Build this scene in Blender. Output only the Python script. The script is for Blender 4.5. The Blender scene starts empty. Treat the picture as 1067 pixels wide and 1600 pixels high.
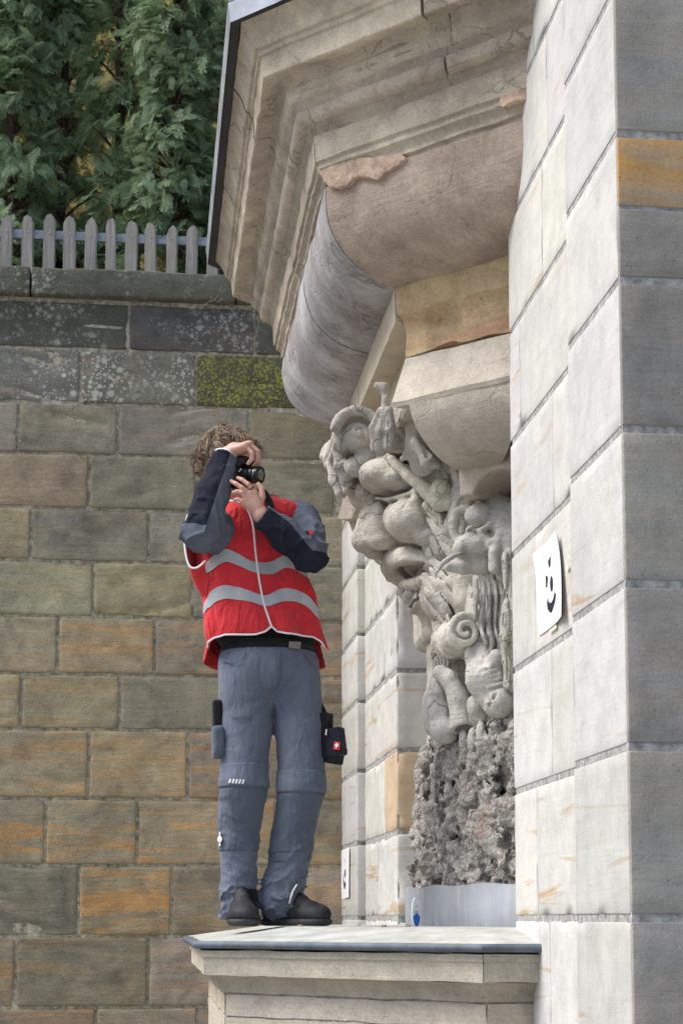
import bpy, bmesh, math, random
import numpy as np
from mathutils import Vector, Matrix

# ------------------------------------------------------------------ camera, sky, sun, exposure
scene = bpy.context.scene
FOC, U0, V0 = 2700.0, 533.5, 1127.0          # the photograph's focal length and principal point, in its pixels
YAW, PIT = math.radians(6.4), math.radians(6.5)
EYE = np.array([0.0, 0.0, 1.6])
cam_data = bpy.data.cameras.new('camera')
cam = bpy.data.objects.new('camera', cam_data)
scene.collection.objects.link(cam)
cam.location = EYE
cam.rotation_euler = (math.pi / 2 + PIT, 0, -YAW)
cam_data.sensor_fit = 'VERTICAL'
cam_data.sensor_height = 36.0
cam_data.lens = 36.0 * FOC / 1600.0
cam_data.shift_y = (V0 - 800.0) / 1600.0
cam_data.clip_end = 500
cam_data.dof.use_dof = False
scene.camera = cam
scene.render.resolution_x, scene.render.resolution_y = 682, 1024

SUN_EL, SUN_AZ = math.radians(54), math.radians(-94)     # azimuth from +Y towards +X
world = bpy.data.worlds.new('World')
scene.world = world
world.use_nodes = True
wn = world.node_tree
bg = wn.nodes['Background']
sky = wn.nodes.new('ShaderNodeTexSky')
sky.sky_type = 'NISHITA'
sky.sun_disc = False
sky.sun_elevation = SUN_EL
sky.sun_rotation = SUN_AZ
sky.air_density = 1.0
sky.dust_density = 3.0
sky.ozone_density = 1.0
wn.links.new(sky.outputs[0], bg.inputs[0])
bg.inputs[1].default_value = 0.085
sd = bpy.data.lights.new('sun', 'SUN')
sd.energy = 1.5
sd.angle = math.radians(35)
sd.color = (1.0, 0.985, 0.96)
sun = bpy.data.objects.new('sun', sd)
scene.collection.objects.link(sun)
sv = Vector((math.sin(SUN_AZ) * math.cos(SUN_EL), math.cos(SUN_AZ) * math.cos(SUN_EL), math.sin(SUN_EL)))
sun.rotation_euler = sv.to_track_quat('Z', 'Y').to_euler()
sun.location = (-8, 2, 9)
scene.view_settings.view_transform = 'Standard'
scene.view_settings.look = 'None'
scene.view_settings.gamma = 1.0
scene.view_settings.exposure = 1.25

# ------------------------------------------------------------------ helpers
C = scene.collection
random.seed(5)
RNG = np.random.default_rng(7)
_fw = np.array([math.sin(YAW) * math.cos(PIT), math.cos(YAW) * math.cos(PIT), math.sin(PIT)])
_rt = np.array([math.cos(YAW), -math.sin(YAW), 0.0])
_up = np.cross(_rt, _fw)
def ray(u, v): return _fw + _rt * (u - U0) / FOC - _up * (v - V0) / FOC
def PY(u, v, Y): r = ray(u, v); return EYE + r * (Y / r[1])
def PX(u, v, X): r = ray(u, v); return EYE + r * (X / r[0])
def lerp(a, b, t): return a + (b - a) * t

def setp(o, label=None, cat=None, group=None, kind=None):
    if label: o['label'] = label
    if cat: o['category'] = cat
    if group: o['group'] = group
    if kind: o['kind'] = kind
    return o
def empty(name, loc=(0, 0, 0)):
    o = bpy.data.objects.new(name, None); C.objects.link(o); o.location = loc
    o.empty_display_size = 0.1
    return o
def link(name, me, mat, parent=None, color=None):
    o = bpy.data.objects.new(name, me); C.objects.link(o)
    if mat is not None and not me.materials: me.materials.append(mat)
    if parent is not None:
        o.parent = parent
        o.matrix_parent_inverse = Matrix.Translation(-Vector(parent.location))
    if color is not None: o.color = color
    return o
def np_mesh(name, V, Fq, smooth=True):
    me = bpy.data.meshes.new(name)
    V = np.asarray(V, dtype=np.float32); Fq = np.asarray(Fq, dtype=np.int32)
    n = Fq.shape[1]
    me.vertices.add(len(V)); me.vertices.foreach_set('co', V.ravel())
    me.loops.add(Fq.size); me.loops.foreach_set('vertex_index', Fq.ravel())
    me.polygons.add(len(Fq)); me.polygons.foreach_set('loop_start', np.arange(0, Fq.size, n, dtype=np.int32))
    me.polygons.foreach_set('use_smooth', np.full(len(Fq), smooth))
    me.update(calc_edges=True); me.validate()
    return me
def bm_mesh(name, bm, smooth=False, sharp=None):
    bmesh.ops.recalc_face_normals(bm, faces=bm.faces)
    me = bpy.data.meshes.new(name); bm.to_mesh(me); bm.free()
    if smooth or sharp:
        me.polygons.foreach_set('use_smooth', [True] * len(me.polygons))
    if sharp: me.set_sharp_from_angle(angle=math.radians(sharp))
    return me

# value noise on numpy arrays
def _hash(ix, iy, iz, seed):
    h = (ix * 374761393 + iy * 668265263 + iz * 1274126177 + seed * 974711) & 0xffffffff
    h = ((h ^ (h >> 13)) * 1103515245) & 0xffffffff
    return ((h ^ (h >> 16)) & 0xffff) / 65535.0
def vnoise(X, Y, Z, f, seed=0):
    X, Y, Z = np.broadcast_arrays(X * f, Y * f, Z * f)
    x0 = np.floor(X).astype(np.int64); y0 = np.floor(Y).astype(np.int64); z0 = np.floor(Z).astype(np.int64)
    fx = X - x0; fy = Y - y0; fz = Z - z0
    fx = fx * fx * (3 - 2 * fx); fy = fy * fy * (3 - 2 * fy); fz = fz * fz * (3 - 2 * fz)
    r = 0
    for a in (0, 1):
        for b in (0, 1):
            for c in (0, 1):
                w = (fx if a else 1 - fx) * (fy if b else 1 - fy) * (fz if c else 1 - fz)
                r = r + w * _hash(x0 + a, y0 + b, z0 + c, seed)
    return r * 2 - 1
def fbm(X, Y, Z, f, oct=3, seed=0):
    r = 0; a = 1.0
    for i in range(oct):
        r = r + a * vnoise(X, Y, Z, f * 2 ** i, seed + i * 17); a *= 0.5
    return r

# signed-distance modelling with a surface net
class Field:
    def __init__(s, lo, hi, h):
        s.lo = np.array(lo, float); s.h = h
        s.n = np.ceil((np.array(hi, float) - s.lo) / h).astype(int) + 1
        s.ax = [s.lo[i] + h * np.arange(s.n[i]) for i in range(3)]
        s.F = np.full(tuple(s.n), 1.0, np.float32)
    def sub(s, lo, hi):
        sl = []
        for i in range(3):
            a = int(max(0, math.floor((lo[i] - s.lo[i]) / s.h))); b = int(min(s.n[i], math.ceil((hi[i] - s.lo[i]) / s.h) + 1))
            if b <= a: return None
            sl.append(slice(a, b))
        return tuple(sl)
    def op(s, fn, lo, hi, k, mode):
        m = k + 3 * s.h
        sl = s.sub(np.array(lo) - m, np.array(hi) + m)
        if sl is None: return s
        X = s.ax[0][sl[0]][:, None, None]; Y = s.ax[1][sl[1]][None, :, None]; Z = s.ax[2][sl[2]][None, None, :]
        d = fn(X, Y, Z); a = s.F[sl]
        k = max(k, 1e-5)
        if mode == 'add':
            h = np.clip(0.5 + 0.5 * (d - a) / k, 0, 1)
            s.F[sl] = d + (a - d) * h - k * h * (1 - h)
        elif mode == 'cut':
            h = np.clip(0.5 - 0.5 * (a + d) / k, 0, 1)
            s.F[sl] = a + (-d - a) * h + k * h * (1 - h)
        return s
    def ell(s, c, r, k=0.02, rot=None, mode='add'):
        c = np.array(c, float); r = np.array(r, float)
        M = None if rot is None else np.array(rot)
        def fn(X, Y, Z):
            x, y, z = X - c[0], Y - c[1], Z - c[2]
            if M is not None:
                x, y, z = (M[0, 0] * x + M[1, 0] * y + M[2, 0] * z, M[0, 1] * x + M[1, 1] * y + M[2, 1] * z, M[0, 2] * x + M[1, 2] * y + M[2, 2] * z)
            k0 = np.sqrt((x / r[0]) ** 2 + (y / r[1]) ** 2 + (z / r[2]) ** 2)
            k1 = np.sqrt((x / r[0] ** 2) ** 2 + (y / r[1] ** 2) ** 2 + (z / r[2] ** 2) ** 2) + 1e-9
            return k0 * (k0 - 1) / k1
        R = r if M is None else np.full(3, r.max())
        return s.op(fn, c - R, c + R, k, mode)
    def chain(s, pts, rad, k=0.02, mode='add', kj=0.0):
        pts = [np.array(p, float) for p in pts]
        if np.isscalar(rad): rad = [rad] * len(pts)
        for i in range(len(pts) - 1):
            a, b, ra, rb = pts[i], pts[i + 1], rad[i], rad[i + 1]
            ab = b - a; L2 = float(ab @ ab) + 1e-12
            def fn(X, Y, Z):
                t = np.clip(((X - a[0]) * ab[0] + (Y - a[1]) * ab[1] + (Z - a[2]) * ab[2]) / L2, 0, 1)
                return np.sqrt((X - a[0] - t * ab[0]) ** 2 + (Y - a[1] - t * ab[1]) ** 2 + (Z - a[2] - t * ab[2]) ** 2) - (ra + (rb - ra) * t)
            m = max(ra, rb)
            s.op(fn, np.minimum(a, b) - m, np.maximum(a, b) + m, k, mode)
        return s
    def box(s, c, half, r=0.01, k=0.01, rot=None, mode='add'):
        c = np.array(c, float); half = np.array(half, float) - r
        M = np.eye(3) if rot is None else np.array(rot)
        def fn(X, Y, Z):
            x, y, z = X - c[0], Y - c[1], Z - c[2]
            x, y, z = (M[0, 0] * x + M[1, 0] * y + M[2, 0] * z, M[0, 1] * x + M[1, 1] * y + M[2, 1] * z, M[0, 2] * x + M[1, 2] * y + M[2, 2] * z)
            qx, qy, qz = np.abs(x) - half[0], np.abs(y) - half[1], np.abs(z) - half[2]
            return np.sqrt(np.maximum(qx, 0) ** 2 + np.maximum(qy, 0) ** 2 + np.maximum(qz, 0) ** 2) + np.minimum(np.maximum(qx, np.maximum(qy, qz)), 0) - r
        R = np.full(3, np.linalg.norm(half + r)) if rot is not None else half + r
        return s.op(fn, c - R, c + R, k, mode)
    def half(s, p, n, k=0.005):                        # keep the side n points away from
        p = np.array(p, float); n = np.array(n, float); n /= np.linalg.norm(n)
        def fn(X, Y, Z): return -((X - p[0]) * n[0] + (Y - p[1]) * n[1] + (Z - p[2]) * n[2])
        return s.op(fn, s.lo, s.lo + s.h * s.n, k, 'cut')
    def disp(s, fn):
        X = s.ax[0][:, None, None]; Y = s.ax[1][None, :, None]; Z = s.ax[2][None, None, :]
        near = np.abs(s.F) < 0.06
        idx = np.nonzero(near)
        s.F[idx] += fn(s.ax[0][idx[0]], s.ax[1][idx[1]], s.ax[2][idx[2]]).astype(np.float32)
        return s
    def net(s):
        F = s.F
        S = F < 0
        for ax in range(3):                             # close at the border
            for e in (0, -1):
                sl = [slice(None)] * 3; sl[ax] = e; S[tuple(sl)] = False
        F = np.where(S, np.minimum(F, -1e-6), np.maximum(F, 1e-6))
        nx, ny, nz = F.shape
        cnt = np.zeros((nx - 1, ny - 1, nz - 1), np.int8)
        for a in (0, 1):
            for b in (0, 1):
                for c in (0, 1): cnt += S[a:nx - 1 + a, b:ny - 1 + b, c:nz - 1 + c]
        act = (cnt > 0) & (cnt < 8)
        ci = np.argwhere(act)
        idx = np.full(act.shape, -1, np.int64); idx[act] = np.arange(len(ci))
        acc = np.zeros((len(ci), 3)); num = np.zeros(len(ci))
        corners = [(a, b, c) for a in (0, 1) for b in (0, 1) for c in (0, 1)]
        fv = {co: F[ci[:, 0] + co[0], ci[:, 1] + co[1], ci[:, 2] + co[2]] for co in corners}
        for p in corners:
            for ax in range(3):
                if p[ax]: continue
                q = list(p); q[ax] = 1; q = tuple(q)
                a, b = fv[p], fv[q]
                m = (a < 0) != (b < 0)
                t = np.where(m, a / np.where(m, a - b, 1), 0)
                pt = np.array(p, float)[None, :].repeat(len(ci), 0); pt[:, ax] += t
                acc += pt * m[:, None]; num += m
        V = (ci + acc / num[:, None]) * s.h + s.lo
        faces = []
        for ax in range(3):
            o = [(1, 2), (2, 0), (0, 1)][ax]
            sa = [slice(None)] * 3; sb = [slice(None)] * 3
            sa[ax] = slice(0, -1); sb[ax] = slice(1, None)
            A = S[tuple(sa)]; B = S[tuple(sb)]
            e = np.argwhere(A != B)
            ok = (e[:, o[0]] > 0) & (e[:, o[1]] > 0) & (e[:, o[0]] < F.shape[o[0]] - 1) & (e[:, o[1]] < F.shape[o[1]] - 1)
            e = e[ok]
            ins = A[e[:, 0], e[:, 1], e[:, 2]]
            def at(d0, d1):
                q = e.copy(); q[:, o[0]] -= d0; q[:, o[1]] -= d1
                return idx[q[:, 0], q[:, 1], q[:, 2]]
            f = np.stack([at(1, 1), at(0, 1), at(0, 0), at(1, 0)], 1)
            f[~ins] = f[~ins][:, ::-1]
            faces.append(f)
        Fc = np.concatenate(faces)
        Fc = Fc[(Fc >= 0).all(1)]
        return V, Fc
    def obj(s, name, mat, parent=None, color=None, mirror=None):
        V, Fc = s.net()
        if mirror is not None:                          # joined with its mirror image about the plane Y = mirror
            W = V.copy(); W[:, 1] = 2 * mirror - W[:, 1]
            V = np.concatenate([V, W]); Fc = np.concatenate([Fc, Fc[:, ::-1] + len(W)])
        return link(name, np_mesh(name, V, Fc), mat, parent, color)

def frame(d, upv=(0, 0, 1)):                            # columns: along d, side, up
    d = np.array(d, float); d /= np.linalg.norm(d)
    sd_ = np.cross(np.array(upv, float), d); sd_ /= np.linalg.norm(sd_)
    return np.stack([d, sd_, np.cross(d, sd_)], 1)

def vert_normals(V, Fc):
    N = np.zeros_like(V)
    n = np.cross(V[Fc[:, 2]] - V[Fc[:, 0]], V[Fc[:, 3]] - V[Fc[:, 1]])
    for i in range(4): np.add.at(N, Fc[:, i], n)
    return N / (np.linalg.norm(N, axis=1)[:, None] + 1e-12)
def panel(name, V, Fc, keep, off, mat, parent):         # a skin panel lying proud of a surface
    N = vert_normals(V, Fc)
    cen = V[Fc].mean(1); fn = N[Fc].mean(1)
    f = Fc[keep(cen, fn)]
    if len(f) == 0: return None
    used, inv = np.unique(f, return_inverse=True); f = inv.reshape(-1, 4)
    A = V[used] + N[used] * off; B = V[used] - N[used] * 0.004
    n = len(used)
    e = np.concatenate([f[:, [0, 1]], f[:, [1, 2]], f[:, [2, 3]], f[:, [3, 0]]])
    key = {}
    for a, b in e.tolist(): key[(a, b)] = 1
    rim = [(a, b) for (a, b) in key if (b, a) not in key]
    side = [[b, a, a + n, b + n] for a, b in rim]
    faces = np.concatenate([f, np.array(side, int).reshape(-1, 4)])
    return link(name, np_mesh(name, np.concatenate([A, B]), faces), mat, parent)

# rounded, slightly uneven stone block
def block_mesh(name, lo, hi, r=0.008, step=0.07, amp=0.002, seed=0, freq=9, bed=0.0, chip=0.0):
    lo = np.array(lo, float); hi = np.array(hi, float)
    r = min(r, 0.45 * (hi - lo).min())
    ax = []
    for i in range(3):
        n = max(1, int(round((hi[i] - lo[i] - 2 * r) / step)))
        ax.append(np.concatenate([[lo[i], lo[i] + 0.3 * r], np.linspace(lo[i] + r, hi[i] - r, n + 1), [hi[i] - 0.3 * r, hi[i]]]))
    VV, FF = [], []; base = 0
    for d in range(3):
        a, b = [(1, 2), (2, 0), (0, 1)][d]
        for side in (0, 1):
            A, B = np.meshgrid(ax[a], ax[b], indexing='ij')
            P = np.zeros(A.shape + (3,)); P[..., a] = A; P[..., b] = B; P[..., d] = hi[d] if side else lo[d]
            na, nb = A.shape
            i0 = (np.arange(na - 1)[:, None] * nb + np.arange(nb - 1)[None, :]).ravel() + base
            q = np.stack([i0, i0 + nb, i0 + nb + 1, i0 + 1], 1)
            if not side: q = q[:, ::-1]
            VV.append(P.reshape(-1, 3)); FF.append(q); base += na * nb
    V = np.concatenate(VV); Fq = np.concatenate(FF)
    key = np.round(V * 20000).astype(np.int64)
    _, first, inv = np.unique(key, axis=0, return_index=True, return_inverse=True)
    V = V[first]; Fq = inv.reshape(-1)[Fq]
    inner = np.clip(V, lo + r, hi - r); D = V - inner
    L = np.linalg.norm(D, axis=1)[:, None]
    V = inner + D / np.maximum(L, 1e-9) * np.minimum(r, L)
    dirn = D / np.maximum(L, 1e-9)
    n = fbm(V[:, 0], V[:, 1], V[:, 2], freq, 3, seed)
    e = amp * n
    if bed:
        w = fbm(V[:, 0] * 2.2 + 40 * (seed % 7), V[:, 1], V[:, 2] * 15 + V[:, 0] * (seed % 9 - 4), 1.0, 3, seed + 50)
        g_ = vnoise(V[:, 0], V[:, 1], V[:, 2], 4, seed + 90)
        e = e - bed * np.clip(w - 0.35, 0, 1) * np.clip(g_ + 0.6, 0, 1)
    if chip:
        ed = (np.abs(D) > 0.2 * r).sum(1) >= 2
        e = e - ed * chip * np.clip(vnoise(V[:, 0], V[:, 1], V[:, 2], 14, seed + 33) - 0.30, 0, 1)
    V = V + dirn * e[:, None]
    return np_mesh(name, V, Fq)
def block(name, lo, hi, mat, parent, color=(1, 1, 1, 0), **kw):
    c = (np.array(lo) + np.array(hi)) / 2
    me = block_mesh(name, np.array(lo) - c, np.array(hi) - c, seed=random.randint(0, 9999), **kw)
    o = link(name, me, mat, parent, color)
    o.location = c
    return o
def bm_box(bm, lo, hi):
    v = [bm.verts.new((x, y, z)) for x in (lo[0], hi[0]) for y in (lo[1], hi[1]) for z in (lo[2], hi[2])]
    for f in ((0, 1, 3, 2), (4, 6, 7, 5), (0, 4, 5, 1), (2, 3, 7, 6), (0, 2, 6, 4), (1, 5, 7, 3)): bm.faces.new([v[i] for i in f])
def tube_np(pts, rad, n=8, cap=True):
    pts = np.array(pts, float); m = len(pts)
    if np.isscalar(rad): rad = np.full(m, rad)
    rad = np.array(rad, float)
    T = np.gradient(pts, axis=0); T /= np.linalg.norm(T, axis=1)[:, None] + 1e-12
    ref = np.array([0, 0, 1.0]) if abs(T[0][2]) < 0.9 else np.array([1.0, 0, 0])
    V = []; s_ = np.cross(T[0], ref); s_ /= np.linalg.norm(s_)
    for i in range(m):
        s_ = s_ - T[i] * (s_ @ T[i]); s_ /= np.linalg.norm(s_) + 1e-12
        w = np.cross(T[i], s_)
        a = np.linspace(0, 2 * math.pi, n, endpoint=False)
        V.append(pts[i] + rad[i] * (np.cos(a)[:, None] * s_ + np.sin(a)[:, None] * w))
    V = np.concatenate(V)
    F_ = []
    for i in range(m - 1):
        for j in range(n):
            k = (j + 1) % n
            F_.append([i * n + j, i * n + k, (i + 1) * n + k, (i + 1) * n + j])
    if cap:
        V = np.concatenate([V, pts[:1], pts[-1:]])
        for j in range(n):
            k = (j + 1) % n
            F_.append([m * n, k, j, j]) ; F_.append([m * n + 1, (m - 1) * n + j, (m - 1) * n + k, (m - 1) * n + k])
    return V, F_
def tube(name, pts, rad, mat, parent=None, n=8, color=None):
    V, F_ = tube_np(pts, rad, n)
    me = bpy.data.meshes.new(name)
    me.from_pydata(V.tolist(), [], [f if f[2] != f[3] else f[:3] for f in F_])
    me.polygons.foreach_set('use_smooth', [True] * len(me.polygons))
    return link(name, me, mat, parent, color)
def smooth_pts(pts, n=6):                               # Catmull-Rom
    P = [np.array(p, float) for p in pts]; P = [2 * P[0] - P[1]] + P + [2 * P[-1] - P[-2]]
    out = []
    for i in range(1, len(P) - 2):
        for t in np.linspace(0, 1, n, endpoint=False):
            a, b, c, d = P[i - 1], P[i], P[i + 1], P[i + 2]
            out.append(0.5 * (2 * b + (c - a) * t + (2 * a - 5 * b + 4 * c - d) * t * t + (3 * b - a - 3 * c + d) * t ** 3))
    out.append(P[-2])
    return np.array(out)

# ------------------------------------------------------------------ materials
class NT:
    def __init__(s, name):
        s.m = bpy.data.materials.new(name); s.m.use_nodes = True
        s.t = s.m.node_tree; s.b = s.t.nodes['Principled BSDF']
    def n(s, typ, **kw):
        nd = s.t.nodes.new('ShaderNode' + typ)
        for k, v in kw.items():
            if k == 'inp':
                for a, b in v.items():
                    if isinstance(b, bpy.types.NodeSocket): s.t.links.new(b, nd.inputs[a])
                    else: nd.inputs[a].default_value = b
            else: setattr(nd, k, v)
        return nd
    def link(s, a, b): s.t.links.new(a, b)
    def coords(s, rnd=True):
        tc = s.n('TexCoord')
        if not rnd: return tc.outputs['Object']
        oi = s.n('ObjectInfo')
        mu = s.n('Math', operation='MULTIPLY', inp={0: oi.outputs['Random'], 1: 37.0})
        va = s.n('VectorMath', operation='ADD', inp={0: tc.outputs['Object'], 1: mu.outputs[0]})
        return va.outputs[0]
    def noise(s, vec, scale, detail=5, rough=0.6, dist=0.0):
        return s.n('TexNoise', inp={'Vector': vec, 'Scale': scale, 'Detail': detail, 'Roughness': rough, 'Distortion': dist}).outputs['Fac']
    def ramp(s, fac, p0, p1, c0=(0, 0, 0, 1), c1=(1, 1, 1, 1)):
        r = s.n('ValToRGB', inp={0: fac})
        e = r.color_ramp.elements
        e[0].position, e[1].position = p0, p1; e[0].color, e[1].color = c0, c1
        return r.outputs[0]
    def mix(s, fac, a, b, mode='MIX'):
        m = s.n('Mix', data_type='RGBA', blend_type=mode)
        for sock, v in ((m.inputs[0], fac), (m.inputs[6], a), (m.inputs[7], b)):
            if isinstance(v, bpy.types.NodeSocket): s.link(v, sock)
            else: sock.default_value = v if not isinstance(v, tuple) else (v + (1,) if len(v) == 3 else v)
        return m.outputs[2]
    def math(s, op, a, b=0.0):
        m = s.n('Math', operation=op)
        for i, v in enumerate((a, b)):
            if isinstance(v, bpy.types.NodeSocket): s.link(v, m.inputs[i])
            else: m.inputs[i].default_value = v
        return m.outputs[0]
    def bump(s, h, strength, dist, prev=None):
        b = s.n('Bump', inp={'Height': h, 'Strength': strength, 'Distance': dist})
        if prev is not None: s.link(prev, b.inputs['Normal'])
        return b.outputs[0]
    def done(s, col, rough=0.9, normal=None, spec=0.3):
        for sock, v in ((s.b.inputs['Base Color'], col), (s.b.inputs['Roughness'], rough)):
            if isinstance(v, bpy.types.NodeSocket): s.link(v, sock)
            else: sock.default_value = v if not isinstance(v, tuple) else (v + (1,) if len(v) == 3 else v)
        s.b.inputs['Specular IOR Level'].default_value = spec
        if normal is not None: s.link(normal, s.b.inputs['Normal'])
        return s.m

def mat_stone(name, c1, c2, grain_amt=0.4, cracks=0.0, bpos=(0.5, 0.64), band=(0.42, 0.24, 0.09), soot=(0.06, 0.055, 0.05), soot_amt=0.35, moss=None, moss_amt=0.0,
              bump=0.5, grain=90, band_dir=(0.0, 0.35, 0.0), band_scale=(0.7, 0.7, 7.0), pits=0.5, streak=0.0, streak_col=(0.3, 0.29, 0.27)):
    t = NT(name)
    co = t.coords()
    oi = t.n('ObjectInfo')
    big = t.noise(co, 2.2, 6, 0.65, 0.4)
    col = t.mix(t.ramp(big, 0.32, 0.68), c1, c2)
    med = t.noise(co, 11, 6, 0.7)
    col = t.mix(t.math('MULTIPLY', t.ramp(med, 0.42, 0.75), 0.45), col, tuple(x * 0.6 for x in c2))
    mp = t.n('Mapping', inp={'Vector': co, 'Rotation': band_dir, 'Scale': band_scale})
    bn = t.noise(mp.outputs[0], 1.6, 5, 0.6, 0.9)
    bf = t.math('MULTIPLY', t.ramp(bn, bpos[0], bpos[1]), oi.outputs['Alpha'])
    col = t.mix(bf, col, band)
    fine_b = t.noise(mp.outputs[0], 5.5, 4, 0.6, 0.5)
    col = t.mix(t.math('MULTIPLY', t.ramp(fine_b, 0.5, 0.7), 0.25), col, tuple(x * 0.75 for x in c1))
    if streak:
        ms = t.n('Mapping', inp={'Vector': co, 'Scale': (9, 9, 0.8)})
        sn = t.noise(ms.outputs[0], 2.0, 6, 0.7, 0.3)
        col = t.mix(t.math('MULTIPLY', t.ramp(sn, 0.5, 0.75), streak), col, streak_col)
    sn2 = t.noise(co, 4.0, 8, 0.72, 0.6)
    col = t.mix(t.math('MULTIPLY', t.ramp(sn2, 0.5, 0.78), soot_amt), col, soot)
    if moss:
        pos = t.n('NewGeometry').outputs['Position']
        mb = t.noise(pos, 3.2, 3, 0.6)
        area = t.ramp(mb, 0.36 if moss_amt < 0.9 else 0.40, 0.56 if moss_amt < 0.9 else 0.56)
        dots = None
        for sc, lim in (((26, 0.34), (60, 0.36), (10, 0.20)) if moss_amt < 0.9 else ((30, 0.36), (70, 0.42), (45, 0.36))):
            vv = t.n('TexVoronoi', inp={'Vector': pos, 'Scale': float(sc), 'Randomness': 1.0})
            wob = t.math('ADD', vv.outputs['Distance'], t.math('MULTIPLY', t.math('SUBTRACT', t.noise(pos, sc * 2.5, 4, 0.7), 0.5), 0.35))
            cell = t.n('RGBToBW', inp={0: vv.outputs['Color']}).outputs[0]
            one = t.math('MULTIPLY', t.ramp(wob, lim * 0.6, lim * 1.3, (1, 1, 1, 1), (0, 0, 0, 1)), t.ramp(cell, 0.5, 0.6))
            dots = one if dots is None else t.math('MAXIMUM', dots, one)
        col = t.mix(t.math('MULTIPLY', t.math('MULTIPLY', dots, area), moss_amt), col, moss)
    geo = t.n('NewGeometry')
    wst = t.noise(geo.outputs['Position'], 1.7, 7, 0.68, 0.5)
    col = t.mix(t.math('MULTIPLY', t.ramp(wst, 0.46, 0.72), soot_amt * 0.7), col, tuple(0.5 * x + 0.25 * y for x, y in zip(soot, c2)))
    wst2 = t.noise(geo.outputs['Position'], 7.0, 6, 0.7, 0.3)
    col = t.mix(0.6, col, t.ramp(wst2, 0.3, 0.72, (1.22, 1.22, 1.22, 1), (0.74, 0.74, 0.74, 1)), 'MULTIPLY') if soot_amt > 0.32 else col
    if cracks:
        wv = t.n('VectorMath', operation='ADD', inp={0: co, 1: t.n('VectorMath', operation='SCALE', inp={0: t.n('TexNoise', inp={'Vector': co, 'Scale': 5.0, 'Detail': 5.0}).outputs['Color'], 'Scale': 0.35}).outputs[0]}).outputs[0]
        ve = t.n('TexVoronoi', feature='DISTANCE_TO_EDGE', inp={'Vector': wv, 'Scale': 3.2, 'Randomness': 1.0}).outputs['Distance']
        crk = t.math('MULTIPLY', t.ramp(ve, 0.004, 0.016, (1, 1, 1, 1), (0, 0, 0, 1)), t.ramp(big, 0.45, 0.6))
        col = t.mix(t.math('MULTIPLY', crk, cracks), col, tuple(x * 0.3 for x in c2))
    gr = t.noise(co, grain, 3, 0.7)
    col = t.mix(grain_amt, col, t.ramp(gr, 0.25, 0.75, (0.45, 0.45, 0.45, 1), (1.4, 1.4, 1.4, 1)), 'MULTIPLY')
    vo = t.n('TexVoronoi', inp={'Vector': co, 'Scale': 38.0, 'Randomness': 1.0}).outputs['Distance']
    pit = t.math('MULTIPLY', t.ramp(vo, 0.08, 0.16, (1, 1, 1, 1), (0, 0, 0, 1)), t.ramp(med, 0.5, 0.6))
    col = t.mix(t.math('MULTIPLY', pit, pits), col, tuple(x * 0.35 for x in c2))
    col = t.mix(1.0, col, oi.outputs['Color'], 'MULTIPLY')
    h = t.math('ADD', t.math('MULTIPLY', gr, 0.25), t.math('ADD', t.math('MULTIPLY', med, 0.8), t.math('MULTIPLY', fine_b, 0.6)))
    h = t.math('SUBTRACT', h, t.math('MULTIPLY', pit, 0.8))
    if cracks: h = t.math('SUBTRACT', h, t.math('MULTIPLY', crk, 0.7))
    nm = t.bump(h, bump, 0.012)
    nm = t.bump(t.noise(co, 260, 2, 0.6), bump * 0.5, 0.003, nm)
    return t.done(col, 0.92, nm, 0.2)

def mat_plain(name, col, rough=0.7, noise_amt=0.15, scale=20, bump=0.0, metal=0.0, spec=0.4, bscale=None):
    t = NT(name)
    co = t.coords(False)
    n = t.noise(co, scale, 5, 0.65)
    d = tuple(max(0, x * (1 - 2 * noise_amt)) for x in col); l = tuple(min(1, x * (1 + noise_amt)) for x in col)
    c = t.ramp(n, 0.3, 0.7, d + (1,), l + (1,))
    t.b.inputs['Metallic'].default_value = metal
    nm = None
    if bump: nm = t.bump(t.noise(co, bscale or scale * 3, 4, 0.6), bump, 0.004)
    return t.done(c, rough, nm, spec)

def mat_cloth(name, col, weave=900, rough=0.85, noise_amt=0.12, fold=0.35):
    t = NT(name)
    co = t.coords(False)
    n = t.noise(co, 9, 6, 0.65, 0.4)
    c = t.ramp(n, 0.3, 0.72, tuple(x * (1 - noise_amt * 1.6) for x in col) + (1,), tuple(min(1, x * (1 + noise_amt)) for x in col) + (1,))
    f = t.noise(co, weave, 1, 0.5)
    mp = t.n('Mapping', inp={'Vector': co, 'Scale': (16, 16, 7), 'Rotation': (0.3, 0.5, 0.2)})
    fo = t.noise(mp.outputs[0], 1.3, 3, 0.5, 1.2)
    nm = t.bump(fo, fold, 0.03)
    nm = t.bump(f, 0.15, 0.001, nm)
    t.b.inputs['Sheen Weight'].default_value = 0.15
    return t.done(c, rough, nm, 0.2)

M = {}
M['wall'] = mat_stone('wall_sandstone', (0.43, 0.40, 0.285), (0.315, 0.295, 0.225), bpos=(0.48, 0.58), band=(0.52, 0.34, 0.16), soot=(0.09, 0.09, 0.083), soot_amt=0.72,
                      moss=(0.30, 0.29, 0.22), moss_amt=0.25, bump=0.9, grain=110, band_dir=(0, -0.22, 0), band_scale=(0.8, 0.8, 8.5))
M['wall_dark'] = mat_stone('wall_sandstone_weathered', (0.17, 0.165, 0.135), (0.11, 0.108, 0.092), soot=(0.05, 0.05, 0.045), soot_amt=0.5,
                           moss=(0.42, 0.42, 0.36), moss_amt=0.75, bump=0.8, grain=110)
M['wall_moss'] = mat_stone('wall_sandstone_lichen', (0.14, 0.14, 0.085), (0.095, 0.095, 0.065), soot_amt=0.4,
                           moss=(0.36, 0.35, 0.05), moss_amt=0.92, bump=0.8, grain=110)
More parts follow.
